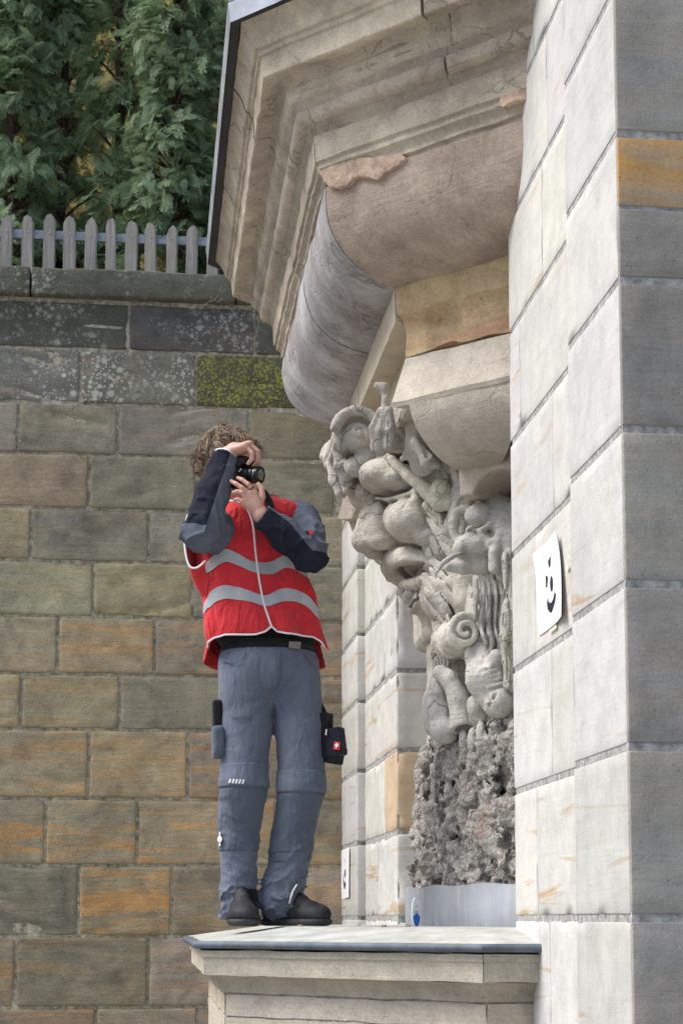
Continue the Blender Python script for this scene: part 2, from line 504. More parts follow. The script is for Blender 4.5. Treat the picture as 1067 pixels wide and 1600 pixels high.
M['mortar'] = mat_plain('lime_mortar', (0.46, 0.43, 0.33), 0.95, 0.35, 30, 0.7, bscale=120)
M['mortar_grey'] = mat_plain('grey_mortar', (0.42, 0.41, 0.395), 0.95, 0.3, 40, 0.9, bscale=160)
M['ashlar'] = mat_stone('pale_ashlar', (0.69, 0.675, 0.625), (0.60, 0.595, 0.57), bpos=(0.60, 0.66), grain_amt=0.2, band=(0.50, 0.34, 0.18), soot=(0.36, 0.345, 0.32), soot_amt=0.31, bump=0.2, grain=170,
                        band_dir=(0.9, 0.0, 0.0), band_scale=(0.5, 0.5, 6.0), pits=0.55)
M['end_face'] = mat_stone('grey_end_ashlar', (0.40, 0.385, 0.35), (0.31, 0.30, 0.275), bpos=(0.40, 0.52), grain_amt=0.3, band=(0.46, 0.30, 0.13), soot=(0.18, 0.175, 0.165), soot_amt=0.5, bump=0.35, grain=150, band_dir=(0, -0.5, 0), band_scale=(0.5, 0.5, 4.0), pits=0.4)
M['oriel'] = mat_stone('oriel_sandstone', (0.66, 0.59, 0.475), (0.46, 0.40, 0.325), cracks=0.45, band=(0.55, 0.30, 0.18), soot=(0.13, 0.105, 0.085), soot_amt=0.55, bump=0.6, streak=0.35, streak_col=(0.36, 0.325, 0.28), grain=120,
                       band_dir=(0, 0.1, 0), band_scale=(0.6, 0.6, 9.0), pits=0.3)
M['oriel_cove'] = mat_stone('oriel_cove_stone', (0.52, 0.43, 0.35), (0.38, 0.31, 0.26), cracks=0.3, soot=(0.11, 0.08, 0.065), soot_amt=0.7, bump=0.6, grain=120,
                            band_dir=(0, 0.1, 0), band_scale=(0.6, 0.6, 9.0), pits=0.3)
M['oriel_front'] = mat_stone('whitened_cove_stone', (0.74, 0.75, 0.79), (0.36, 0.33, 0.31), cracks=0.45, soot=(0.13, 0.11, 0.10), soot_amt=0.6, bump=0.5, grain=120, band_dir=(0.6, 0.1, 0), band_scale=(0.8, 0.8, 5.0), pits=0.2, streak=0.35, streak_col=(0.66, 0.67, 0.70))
M['ochre'] = mat_stone('ochre_block_stone', (0.60, 0.49, 0.29), (0.54, 0.40, 0.24), band=(0.46, 0.23, 0.16), soot=(0.28, 0.22, 0.11), soot_amt=0.5, bump=0.9, grain=80,
                       band_dir=(0, 0.12, 0.0), band_scale=(0.7, 0.7, 6.0), pits=0.2)
M['carve'] = mat_stone('carving_stone', (0.64, 0.62, 0.57), (0.50, 0.485, 0.45), cracks=0.22, soot=(0.17, 0.165, 0.16), soot_amt=0.65, moss=(0.46, 0.43, 0.26), moss_amt=0.35, bump=0.8, grain=140, pits=0.6, streak=0.35, streak_col=(0.32, 0.31, 0.295))
M['cap'] = mat_stone('cap_stone', (0.58, 0.54, 0.475), (0.46, 0.41, 0.355), cracks=0.3, soot=(0.25, 0.2, 0.16), soot_amt=0.35, bump=0.4, grain=130, pits=0.15)
M['ledge'] = mat_stone('ledge_stone', (0.60, 0.555, 0.47), (0.49, 0.455, 0.385), soot=(0.14, 0.125, 0.11), soot_amt=0.4, bump=0.5, grain=120,
                       band_dir=(0, 0, 0), band_scale=(0.5, 0.5, 12.0), streak=0.0, pits=0.25)
M['patch'] = mat_plain('orange_repair_mortar', (0.54, 0.40, 0.30), 0.95, 0.3, 16, 0.9, bscale=70)
M['ledge_top'] = mat_plain('verdigris_sheet', (0.46, 0.47, 0.44), 0.85, 0.16, 9, 0.35, bscale=60)
M['zinc'] = mat_plain('zinc_sheet', (0.30, 0.33, 0.38), 0.62, 0.3, 5, 0.2, metal=0.15, bscale=12)
def mat_zinc():
    t = NT('zinc_streaked'); co = t.coords(False)
    n = t.noise(co, 5, 5, 0.6)
    c = t.ramp(n, 0.3, 0.7, (0.22, 0.24, 0.275, 1), (0.34, 0.365, 0.40, 1))
    mp = t.n('Mapping', inp={'Vector': co, 'Scale': (14, 14, 0.6)})
    st = t.noise(mp.outputs[0], 2.2, 6, 0.7, 0.4)
    ar = t.noise(co, 2.6, 2, 0.5)
    c = t.mix(t.math('MULTIPLY', t.ramp(st, 0.45, 0.7), t.ramp(ar, 0.36, 0.55)), c, (0.20, 0.185, 0.15))
    t.b.inputs['Metallic'].default_value = 0.12
    return t.done(c, 0.6, t.bump(n, 0.15, 0.01), 0.4)
M['zinc_streaked'] = mat_zinc()
M['zinc_edge'] = mat_plain('zinc_edge', (0.12, 0.145, 0.175), 0.6, 0.25, 9, 0.1, metal=0.1)
M['gutter'] = mat_plain('gutter_sheet', (0.42, 0.45, 0.50), 0.45, 0.2, 6, 0.1, metal=0.4)
M['gutter_dark'] = mat_plain('gutter_dark_sheet', (0.03, 0.032, 0.035), 0.5, 0.2, 6, 0.1)

# rubble: grey mortar with pebbles
def mat_rubble():
    t = NT('rubble')
    co = t.coords(False)
    n = t.noise(co, 14, 8, 0.75)
    wv = t.n('VectorMath', operation='ADD', inp={0: co, 1: t.n('VectorMath', operation='SCALE', inp={0: t.n('TexNoise', inp={'Vector': co, 'Scale': 18.0, 'Detail': 4.0}).outputs['Color'], 'Scale': 0.03}).outputs[0]}).outputs[0]
    v = t.n('TexVoronoi', inp={'Vector': wv, 'Scale': 30.0, 'Randomness': 1.0})
    v2 = t.n('TexVoronoi', inp={'Vector': wv, 'Scale': 75.0, 'Randomness': 1.0})
    bw = t.n('RGBToBW', inp={0: v.outputs['Color']}).outputs[0]; bw2 = t.n('RGBToBW', inp={0: v2.outputs['Color']}).outputs[0]
    c = t.ramp(bw, 0.1, 0.95, (0.24, 0.215, 0.19, 1), (0.70, 0.665, 0.62, 1))
    c = t.mix(t.ramp(n, 0.35, 0.6), c, t.ramp(bw2, 0.15, 0.95, (0.29, 0.265, 0.235, 1), (0.62, 0.585, 0.54, 1)))
    rb = t.noise(co, 3.0, 3, 0.6)
    c = t.mix(t.math('MULTIPLY', t.ramp(rb, 0.60, 0.70), 0.45), c, (0.33, 0.20, 0.15))
    g = t.noise(co, 150, 3, 0.7)
    c = t.mix(0.7, c, t.ramp(g, 0.25, 0.75, (0.4, 0.4, 0.4, 1), (1.5, 1.5, 1.5, 1)), 'MULTIPLY')
    hh_ = t.math('SUBTRACT', t.math('ADD', n, t.math('MULTIPLY', g, 0.5)), t.math('ADD', t.math('MULTIPLY', v.outputs['Distance'], 0.9), t.math('MULTIPLY', v2.outputs['Distance'], 0.5)))
    return t.done(c, 0.95, t.bump(hh_, 1.0, 0.02), 0.2)
M['rubble'] = mat_rubble()

# ------------------------------------------------------------------ the setting: ground
XW, XP = 1.154, 1.111           # wall plane of the facade, and its proud strips
YM = 6.66                       # the middle of the oriel and the mask
YB = 9.90                       # face of the retaining wall
bm = bmesh.new()
v = [bm.verts.new(p) for p in ((-60, -60, 0), (60, -60, 0), (60, 60, 0), (-60, 60, 0))]
bm.faces.new(v)
setp(link('ground', bm_mesh('ground', bm), mat_plain('cobbled_ground', (0.30, 0.29, 0.27), 0.9, 0.25, 3, 0.6, bscale=14)), 'grey paved ground below the ledge', None, None, 'structure')

# ------------------------------------------------------------------ retaining wall with its stones
zl = [PY(0, vv, YB)[2] for vv in (468, 542, 627, 707, 792, 875, 962, 1052, 1139, 1247, 1352, 1463, 1575)] + [0.75, 0.38, 0.0]
courses = [[188, 392], [112, 298, 470], [13, 173, 385], [128, 300, 522], [37, 225, 395], [138, 296, 470], [83, 237, 400],
           [27, 183, 345, 500], [135, 291, 452], [69, 213, 430], [123, 268, 420], [27, 233, 410], [153, 310, 480], [60, 250, 430], [140, 330]]
bm = bmesh.new(); bm_box(bm, (-3.4, YB - 0.005, 0), (1.9, YB + 0.42, zl[0] + 0.02))
rw = setp(link('retaining_wall', bm_mesh('retaining_wall', bm), M['mortar']), 'tall coursed sandstone retaining wall behind the person, dark on top and orange-veined below', 'wall')
tints = {0: 'd', 1: 'm', 2: 0, 3: 0}
special = {  # (course, stone counted from the left edge of the photo): tint, band strength
    (3, 1): ((1.2, 1.02, 0.95), 0.0), (4, 1): ((1.15, 1.06, 0.92), 0.1), (5, 2): ((1.08, 1.06, 0.9), 0.2), (8, 1): ((1.08, 1.0, 0.92), 0.6), (8, 2): ((1.2, 1.06, 0.92), 0.4),
    (9, 1): ((1.0, 0.94, 0.88), 1.0), (9, 2): ((0.98, 0.93, 0.88), 1.0), (9, 3): ((1.05, 0.96, 0.88), 1.0), (10, 2): ((1.05, 0.94, 0.82), 1.0), (10, 1): ((0.72, 0.72, 0.74), 0.15),
    (11, 2): ((0.75, 0.74, 0.73), 0.4), (6, 2): ((1.15, 1.05, 0.95), 0.5), (6, 1): ((1.08, 1.03, 0.98), 0.2), (7, 1): ((1.2, 1.1, 0.95), 0.2), (7, 3): ((0.88, 0.87, 0.88), 0.0)}
for ci, js in enumerate(courses):
    z1, z0 = zl[ci], zl[ci + 1]
    xs = [-3.4, -2.0 - 0.2 * (ci % 3), -1.25 + 0.12 * (ci % 4 - 2)] if js[0] > 60 else [-3.4, -2.1, -1.45 - 0.1 * (ci % 2)]
    first = len(xs) - 1
    vm = 1434
    xs += [PY(j, vm, YB)[0] for j in js]
    if xs[-1] < 0.95: xs.append(xs[-1] + 0.62)
    xs.append(1.9)
    xs = [x for x in xs if x <= 1.9]
    for si in range(len(xs) - 1):
        if xs[si + 1] - xs[si] < 0.06: continue
        k = si - first + 1
        rv = random.uniform(0.82, 1.12)
        tint, band = special.get((ci, k), ((rv, rv * random.uniform(0.97, 1.03), rv * random.uniform(0.93, 1.08)), random.uniform(0, 0.25) if ci < 6 else random.uniform(0.3, 0.8)))
        if ci >= 6 and (ci, k) not in special: tint = (tint[0] * 0.98, tint[1] * 0.93, tint[2] * 0.92)
        m = M['wall']
        if ci == 0: m = M['wall_dark']
        if ci == 1: m = M['wall_dark'] if k != 3 else M['wall_moss']; tint = tuple(x * 1.5 for x in tint) if k != 3 else tint
        if ci == 2 and k == 4: tint = tuple(x * 0.7 for x in tint)
        g = 0.0085
        pro = random.uniform(-0.003, 0.006)
        block('stone', (xs[si] + g, YB - 0.017 - pro, z0 + g), (xs[si + 1] - g, YB + 0.12, z1 - g), m, rw, tint + (band,), r=0.010, step=0.018, amp=0.0036, freq=12, bed=0.022)
zc0, zc1 = PY(0, 463, YB)[2], PY(0, 421, YB)[2]
xs = [-3.4, -1.9, PY(50, 440, YB)[0], 0.48, 1.9]
for a, b in zip(xs[:-1], xs[1:]):
    block('coping_stone', (a + 0.004, YB - 0.075, zc0), (b - 0.004, YB + 0.50, zc1), M['wall_dark'], rw, (1.0, 1.02, 0.95, 0), r=0.014, step=0.05, amp=0.006, freq=8)

# ------------------------------------------------------------------ picket fence on the wall
M['wood'] = (lambda t: (lambda co: (lambda mp: (lambda n: t.done(t.mix(t.ramp(t.noise(co, 6, 4), 0.4, 0.7), t.ramp(n, 0.3, 0.7, (0.20, 0.185, 0.16, 1), (0.52, 0.49, 0.44, 1)), (0.30, 0.29, 0.25)), 0.9, t.bump(n, 0.8, 0.006), 0.2))(t.noise(mp.outputs[0], 3.0, 6, 0.7, 0.6)))(t.n('Mapping', inp={'Vector': co, 'Scale': (22, 22, 1.3)})))(t.coords()))(NT('weathered_wood'))
M['rail'] = mat_plain('galvanised_rail', (0.38, 0.41, 0.45), 0.5, 0.3, 12, 0.2, metal=0.3)
YF = YB + 0.10
fence = setp(empty('picket_fence', (0, YF, zc1)), 'weathered grey wooden picket fence along the wall coping', 'fence')
zr = PY(100, 369, YF + 0.03)[2]
bm = bmesh.new(); bm_box(bm, (-2.4, YF + 0.018, zr - 0.026), (1.0, YF + 0.045, zr + 0.026))
link('rail', bm_mesh('rail', bm), M['rail'], fence)
px = [10, 43.5, 77, 109.5, 142, 174, 205, 236, 268.5, 299.5]
pt = [336, 336, 334, 338, 340, 341, 345, 348, 352, 352]
pxs = [(PY(u, 400, YF)[0], PY(u, vt, YF)[2]) for u, vt in zip(px, pt)]
dx = pxs[1][0] - pxs[0][0]
pxs = [(pxs[0][0] - dx * k, pxs[0][1] - 0.005 * (k % 3)) for k in range(8, 0, -1)] + pxs + [(pxs[-1][0] + dx * k, pxs[-1][1]) for k in (1, 2, 3)]
M['screw'] = mat_plain('screw_head', (0.55, 0.54, 0.52), 0.4, 0.1, 20, metal=0.6)
for i, (x, zt) in enumerate(pxs):
    w = 0.036 + random.uniform(-0.003, 0.003); h = zt - zc1
    # a board with a pointed head and a rounded face
    e_ = [random.uniform(-0.012, 0.008) for _ in range(4)]; tx = random.uniform(-0.3, 0.3) * w
    prof = [(-w, 0), (w, 0), (w * random.uniform(0.86, 1.0), h - 0.045 + e_[0]), (w * 0.6, h - 0.016 + e_[1]), (tx, h), (-w * 0.6, h - 0.018 + e_[2]), (-w * random.uniform(0.86, 1.0), h - 0.05 + e_[3])]
    bm = bmesh.new()
    fr = [bm.verts.new((p[0], -0.014, p[1])) for p in prof]; bk = [bm.verts.new((p[0], 0.016, p[1])) for p in prof]
    bm.faces.new(fr); bm.faces.new(bk[::-1])
    for k in range(len(prof)): bm.faces.new((fr[k], bk[k], bk[(k + 1) % 7], fr[(k + 1) % 7]))
    bmesh.ops.bevel(bm, geom=[e for e in bm.edges if abs(e.verts[0].co.y + 0.014) < 1e-4 and abs(e.verts[1].co.y + 0.014) < 1e-4], offset=0.008, segments=2, affect='EDGES')
    o = link('picket', bm_mesh('picket', bm), M['wood'], fence)
    o.location = (x, YF, zc1); o.rotation_euler = (0, random.uniform(-0.02, 0.02), random.uniform(-0.08, 0.08))
    V, F_ = tube_np([(x, YF - 0.018, zr), (x, YF - 0.010, zr)], 0.005, 8)
    me = bpy.data.meshes.new('screw'); me.from_pydata(V.tolist(), [], [f if f[2] != f[3] else f[:3] for f in F_])
    link('screw', me, M['screw'], o).matrix_parent_inverse = o.matrix_basis.inverted()

# ------------------------------------------------------------------ yellow house far behind the hedge
M['yellow'] = mat_plain('yellow_render', (0.70, 0.55, 0.19), 0.95, 0.12, 3, 0.3, bscale=90)
M['roof'] = mat_plain('roof_tiles', (0.20, 0.09, 0.06), 0.9, 0.3, 8, 0.5)
hs = setp(empty('yellow_house', (0, 12.2, 0)), 'yellow rendered house wall glimpsed through the hedge', 'house')
bm = bmesh.new(); bm_box(bm, (-6, 11.7, 2.5), (3.5, 17, 10.5)); link('wall', bm_mesh('wall', bm), M['yellow'], hs)
bm = bmesh.new()
a = [bm.verts.new(p) for p in ((-6.4, 11.2, 10.5), (3.9, 11.2, 10.5), (3.9, 14.4, 12.6), (-6.4, 14.4, 12.6), (-6.4, 17.5, 10.5), (3.9, 17.5, 10.5))]
for f in ((0, 1, 2, 3), (3, 2, 5, 4), (0, 3, 4), (1, 5, 2), (0, 4, 5, 1)): bm.faces.new([a[i] for i in f])
link('roof', bm_mesh('roof', bm), M['roof'], hs)
bm = bmesh.new(); bm_box(bm, (-12, YB + 0.42, 0), (8, 30, zc1 - 0.25))
setp(link('terrace_ground', bm_mesh('terrace_ground', bm), mat_plain('earth', (0.09, 0.07, 0.05), 0.95, 0.4, 5, 0.6)), 'raised earth terrace behind the retaining wall', None, None, 'structure')

# ------------------------------------------------------------------ arborvitae hedge trees
def mat_leaf(name, a, b, c):
    t = NT(name)
    co = t.coords(False)
    n = t.noise(co, 3.5, 3, 0.6); n2 = t.noise(co, 40, 3, 0.6)
    col = t.mix(t.ramp(n, 0.35, 0.65), a, b)
    col = t.mix(t.math('MULTIPLY', t.ramp(n2, 0.45, 0.7), 0.6), col, c)
    t.done(col, 0.6, None, 0.35)
    tl = t.n('BsdfTranslucent'); t.link(col, tl.inputs[0])
    ms = t.n('MixShader', inp={0: 0.35, 1: t.b.outputs[0], 2: tl.outputs[0]})
    t.link(ms.outputs[0], t.t.nodes['Material Output'].inputs[0])
    return t.m
M['leaf'] = mat_leaf('arborvitae_leaf', (0.20, 0.30, 0.15), (0.26, 0.36, 0.20), (0.42, 0.50, 0.34))
M['bark'] = mat_plain('reddish_bark', (0.075, 0.045, 0.03), 0.95, 0.4, 14, 0.8)
def spray_template(rs):
    Q = []
    def twig(p, d, L, w):
        n = np.array([-d[1], d[0]])
        Q.append([p - n * w * 0.5, p + d * L * 0.6 - n * w, p + d * L, p + d * L * 0.6 + n * w])
    p = np.array([0.0, 0.0]); d = np.array([1.0, 0.0]); L = 0.17
    twig(p, d, L, 0.004)
    ns = 9
    for i in range(ns):
        s = (i + 0.5) / ns; base = p + d * L * s
        for sg in (-1, 1):
            ang = sg * rs.uniform(0.55, 0.9); l = 0.064 * (1 - 0.70 * s) * rs.uniform(0.6, 1.3) + 0.016
            dd = np.array([math.cos(ang), math.sin(ang)])
            twig(base, dd, l, 0.0030)
            m = max(1, int(l / 0.018))
            for j in range(m):
                bb = base + dd * l * (j + 0.6) / (m + 0.3)
                for s2 in (-1, 1):
                    a2 = ang + s2 * rs.uniform(0.45, 0.8)
                    twig(bb, np.array([math.cos(a2), math.sin(a2)]), 0.010 + l * 0.2 * rs.uniform(0.7, 1.3), 0.0024)
    return np.array(Q)                                   # (n,4,2)
rs = np.random.default_rng(3)
TEMPL = [spray_template(rs) for _ in range(5)]
def thuja(x, y, z0, h, rad, nclump, label, group, seed):
    r = np.random.default_rng(seed)
    t = setp(empty('arborvitae_tree', (x, y, z0)), label, 'tree', group)
    tp = [(x + r.normal(0, 0.015), y + r.normal(0, 0.015), z0 + h * s) for s in np.linspace(0, 0.97, 9)]
    tube('trunk', tp, np.linspace(0.05, 0.008, 9), M['bark'], t, 8)
    VV, bv = [], []
    for c in range(nclump):
        s = r.uniform(0.02, 1) ** 0.9
        az = r.uniform(0, 2 * math.pi)
        rr = rad * (1 - 0.45 * s ** 2) * r.uniform(0.5, 1.08)
        cz = z0 + 0.12 + s * (h - 0.1)
        cen = np.array([x + rr * math.cos(az) * 0.98, y + rr * math.sin(az) * 0.8, cz])
        bv.append(np.array([[x, y, cz - 0.16], [(x + cen[0]) / 2, (y + cen[1]) / 2, cz - 0.06], cen]))
        out0 = np.array([math.cos(az), math.sin(az), 0])
        pitch = r.uniform(-0.9, 0.2)
        for k in range(int(r.integers(15, 24))):
            a2 = az + r.normal(0, 0.75); pp = pitch + r.normal(0, 0.35)
            d = np.array([math.cos(a2) * math.cos(pp), math.sin(a2) * math.cos(pp), math.sin(pp)])
            sidev = np.cross(d, [0, 0, 1]); sidev /= np.linalg.norm(sidev)
            upv = np.cross(sidev, d)
            roll = r.normal(0, 0.45)
            sv_ = sidev * math.cos(roll) + upv * math.sin(roll)
            uv_ = np.cross(sv_, d)
            Q = TEMPL[r.integers(0, 5)] * r.uniform(0.42, 0.8)
            st = cen + r.normal(0, 0.045, 3) - d * 0.06
            l = Q[..., 0]; w = Q[..., 1]
            P = st + l[..., None] * d + w[..., None] * sv_ - (1.6 * l ** 2 + 2.5 * w ** 2)[..., None] * uv_ - (0.8 * l ** 2)[..., None] * np.array([0, 0, 1])
            VV.append(P.reshape(-1, 3))
    V = np.concatenate(VV); Fq = np.arange(len(V)).reshape(-1, 4)
    link('crown', np_mesh('crown', V, Fq, False), M['leaf'], t)
    Vs, Fs = [], []; n0 = 0
    for b in bv:
        a, f = tube_np(b, [0.012, 0.008, 0.004], 5, False); Vs.append(a); Fs.append(np.array(f) + n0); n0 += len(a)
    link('branches', np_mesh('branches', np.concatenate(Vs), np.concatenate(Fs)), M['bark'], t)
G = 'arborvitae trees of the hedge behind the fence'
LB = 'dark green arborvitae hedge tree with reddish trunk behind the picket fence'
ztr = zc1 - 0.25
for i, (u, dy, rad, n) in enumerate([(-85, 0.1, 0.30, 90), (22, 0.0, 0.27, 150), (98, 0.10, 0.25, 130), (186, 0.06, 0.24, 85), (272, -0.20, 0.30, 165), (365, -0.12, 0.30, 130), (455, 0.1, 0.30, 60)]):
    thuja(PY(u, 200, 10.5)[0], 10.5 + dy, ztr, 2.5 + 0.15 * (i % 3), rad, n, LB, G, 40 + i)

# ------------------------------------------------------------------ the facade: ashlar piers either side of the niche
zj = [0.0, 0.42, 0.80, 1.19, 1.60, 1.998, 2.385, 2.76, 3.128, 3.498, 3.867, 4.24, 4.62, 5.0, 5.4]
YN0, YN1 = 5.38, 7.97            # niche jambs
NB = 1.40                        # back of the niche
bm = bmesh.new()
bm_box(bm, (XP + 0.0028, 3.9185, 0), (2.6, 4.425, 5.4))
bm_box(bm, (XW + 0.0028, 4.425, 0), (2.6, YN0 - 0.02, 5.4))
bm_box(bm, (NB + 0.01, YN0 - 0.02, 0), (2.6, YN1 + 0.02, 5.4))
bm_box(bm, (XW + 0.004, YN1 + 0.012, 0), (2.6, 9.19, 5.4))
bm_box(bm, (XP + 0.004, 9.19, 0), (2.6, YB + 0.05, 5.4))
fa = setp(link('portal_facade', bm_mesh('portal_facade', bm), M['mortar_grey']), 'pale ashlar facade with stepped piers on both sides of the carved niche', 'building')
g = 0.0095
vj_near = {4: 840, 5: 866, 6: 842, 7: 873, 8: 822, 9: 861, 10: 872, 3: 858, 11: 850, 12: 866}
for i in range(len(zj) - 1):
    z0, z1 = zj[i] + g, zj[i + 1] - g
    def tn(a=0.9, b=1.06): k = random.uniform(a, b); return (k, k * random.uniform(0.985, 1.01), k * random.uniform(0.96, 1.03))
    # near quoin (its camera side is the grey end face), split once as in the photo
    block('stone', (XP, 3.927, z0), (2.6, 4.43, z1), M['ashlar'], fa, tuple(a * b for a, b in zip(tn(0.86, 0.95), (0.985, 1.0, 1.02))) + (random.choice((0.1, 0.5, 0.8)),), r=0.0035, amp=0.0006, chip=0.02, step=0.03)
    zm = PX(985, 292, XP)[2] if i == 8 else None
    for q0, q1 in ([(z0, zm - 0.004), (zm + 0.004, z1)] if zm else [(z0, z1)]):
        block('stone', (XP + 0.002, 3.915, q0), (2.6, 3.93, q1), M['end_face'], fa, ((1.12, 1.0, 0.86) if i == 8 and q1 == z1 else tn(0.85, 1.1)) + ((1.0 if i == 8 and q1 == z1 else 0.1),), r=0.004, amp=0.0008, step=0.04)  # thin end slabs, darker and greyer than the pale ashlar behind
    ys = [4.432, PX(vj_near.get(i - 0, 850), 1434, XW)[1] if i in vj_near else 4.98, YN0]
    for a, b in zip(ys[:-1], ys[1:]):
        block('stone', (XW, a + 0.003, z0), (1.75, b - 0.003, z1), M['ashlar'], fa, tn() + (random.choice((0.2, 0.5, 0.7, 0.9 if i in (3, 4) else 0.4)),), r=0.0035, amp=0.0006, chip=0.02, step=0.03)
    # far pier
    ys = [YN1, YN1 + (0.42 if i % 2 else 0.68), 9.162]
    for k, (a, b) in enumerate(zip(ys[:-1], ys[1:])):
        tt = tn(0.85, 1.0); bd = random.choice((0.15, 0.3, 0.7, 0.9))
        if i == 5 and k == 0: tt = (0.92, 0.72, 0.52); bd = 0.8
        block('stone', (XW, a + 0.003, z0), (1.60, b - 0.003, z1), M['ashlar'], fa, tt + (bd,), r=0.012, amp=0.004 if k == 0 else 0.002, freq=14, chip=0.05, step=0.03)
    block('stone', (XP, 9.165, z0), (1.75, YB + 0.02, z1), M['ashlar'], fa, tn(0.85, 0.98) + (random.choice((0.2, 0.6, 0.9)),), r=0.01, amp=0.003)
    # back of the niche
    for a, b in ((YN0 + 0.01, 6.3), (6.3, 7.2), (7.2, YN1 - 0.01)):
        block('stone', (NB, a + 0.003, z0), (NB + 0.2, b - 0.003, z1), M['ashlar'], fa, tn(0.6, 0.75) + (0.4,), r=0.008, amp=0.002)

# ------------------------------------------------------------------ swept mouldings on canted plans
T22 = math.tan(math.radians(22.5))
def plan_path(o, XF, YC, wallx=XW + 0.10):
    """near wall -> near corner -> far corner -> far wall; o is how far the profile steps in"""
    xc = XF + o; yc = YC + T22 * o
    return [(wallx, yc - (wallx - xc)), (xc, yc), (xc, 2 * YM - yc), (wallx, 2 * YM - yc + (wallx - xc))]
def sweep(name, prof, s0, s1, mat, parent, color=(1, 1, 1, 0), XF=0.2665, YC=5.57, res=0.012, amp=0.0025, seed=0, chip=0.0, core=0.12, planfn=plan_path, freq=14):
    """prof: [(o, z)] outer line top to bottom; s in segments 0..3 along the plan; solid closed at the back"""
    P = []
    for (a, b) in zip(prof[:-1], prof[1:]):
        n = max(1, int(math.dist(a, b) / res))
        for t in range(n): P.append((lerp(a[0], b[0], t / n), lerp(a[1], b[1], t / n)))
    P.append(prof[-1])
    om = max(p[0] for p in P) + core
    loop = P + [(om, prof[-1][1]), (om, prof[0][1])]
    k = len(loop)
    lens = [0.9, 1.9, 0.9]
    ss = []
    s = s0
    brk = sorted({s0, s1} | {x for x in (1.0, 2.0) if s0 < x < s1})
    for a, b in zip(brk[:-1], brk[1:]):
        seg = int(math.floor(a + 1e-6)); n = max(1, int((b - a) * lens[seg] / 0.03))
        ss += [lerp(a, b, i / n) for i in range(n)]
    ss.append(s1)
    V = []
    for s in ss:
        seg = min(2, int(math.floor(s + 1e-9))); f = s - seg
        for (o, z) in loop:
            pl = planfn(o, XF, YC); a, b = pl[seg], pl[seg + 1]
            V.append((lerp(a[0], b[0], f), lerp(a[1], b[1], f), z))
    V = np.array(V)
    n = fbm(V[:, 0], V[:, 1], V[:, 2], freq, 3, seed)
    c = np.clip(vnoise(V[:, 0], V[:, 1], V[:, 2], 7, seed + 5) - 0.45, 0, 1) * chip
    w = np.tile(np.array([1.0] * len(P) + [0, 0]), len(ss))
    V[:, 0] += w * (n * amp + c * 0.7); V[:, 1] += w * (vnoise(V[:, 0], V[:, 1], V[:, 2], freq, seed + 9) * amp * 0.5 + c * 0.5); V[:, 2] += w * (vnoise(V[:, 0], V[:, 1], V[:, 2], freq, seed + 3) * amp + c * 0.6)
    faces = []
    m = len(ss)
    for i in range(m - 1):
        for j in range(k): faces.append([i * k + j, (i + 1) * k + j, (i + 1) * k + (j + 1) % k, i * k + (j + 1) % k])
    faces.append(list(range(k))); faces.append([(m - 1) * k + j for j in range(k)][::-1])
    me = bpy.data.meshes.new(name); me.from_pydata(V.tolist(), [], faces)
    bmm = bmesh.new(); bmm.from_mesh(me); bmesh.ops.recalc_face_normals(bmm, faces=bmm.faces); bmm.to_mesh(me); bmm.free()
    me.polygons.foreach_set('use_smooth', [True] * len(me.polygons)); me.set_sharp_from_angle(angle=math.radians(38))
    return link(name, me, mat, parent, color)
def arc(o0, z0, o1, z1, bulge, n=7):
    """points from (o0,z0) to (o1,z1) on an arc; bulge>0 swells outwards (smaller o)"""
    out = []
    dx, dz = o1 - o0, z1 - z0; L = math.hypot(dx, dz); nx, nz = dz / L, -dx / L
    for i in range(n + 1):
        t = i / n; b = 4 * t * (1 - t) * bulge
        out.append((o0 + dx * t + nx * b, z0 + dz * t + nz * b))
    return out

Z = 1.6
orl = setp(empty('stone_oriel', (XW, YM, Z + 2.2)), 'overhanging canted stone oriel with stepped cornice mouldings and curved underside', 'oriel')
def stones(name, prof, cuts, mat, tint=1.0, band=0.0, **kw):
    for i, (a, b) in enumerate(zip(cuts[:-1], cuts[1:])):
        k = tint * random.uniform(0.92, 1.05)
        e = 0.004
        sweep(name, prof, a + (e if i else 0), b - (e if i < len(cuts) - 2 else 0), mat, orl, (k, k * 0.99, k * random.uniform(0.96, 1.0), band), seed=random.randint(0, 999), **kw)
CUT = [0.0, 0.47, 1.22, 1.62, 2.4, 3.0]
# corona and its fillets
stones('cornice_stone', [(0.02, Z + 3.2), (0.014, Z + 3.03)] + arc(0.014, Z + 3.03, 0.056, Z + 2.955, -0.006, 5) + [(0.062, Z + 2.945), (0.074, Z + 2.942), (0.076, Z + 2.925), (0.085, Z + 2.922), (0.094, Z + 2.852), (0.10, Z + 2.848), (0.150, Z + 2.862)],
       CUT, M['oriel'], 1.12, chip=0.02)
stones('ogee_stone', [(0.150, Z + 2.875)] + arc(0.157, Z + 2.858, 0.175, Z + 2.815, -0.006, 4) + arc(0.177, Z + 2.81, 0.203, Z + 2.776, 0.006, 4) + [(0.214, Z + 2.772), (0.216, Z + 2.765)], [0.0, 0.40, 1.25, 1.66, 2.4, 3.0], M['oriel'], 0.98, chip=0.04)
stones('torus_stone', [(0.218, Z + 2.768)] + arc(0.214, Z + 2.763, 0.262, Z + 2.712, 0.022, 8) + [(0.268, Z + 2.710)], [0.0, 0.43, 1.15, 1.58, 2.4, 3.0], M['oriel'], 1.02, chip=0.015)
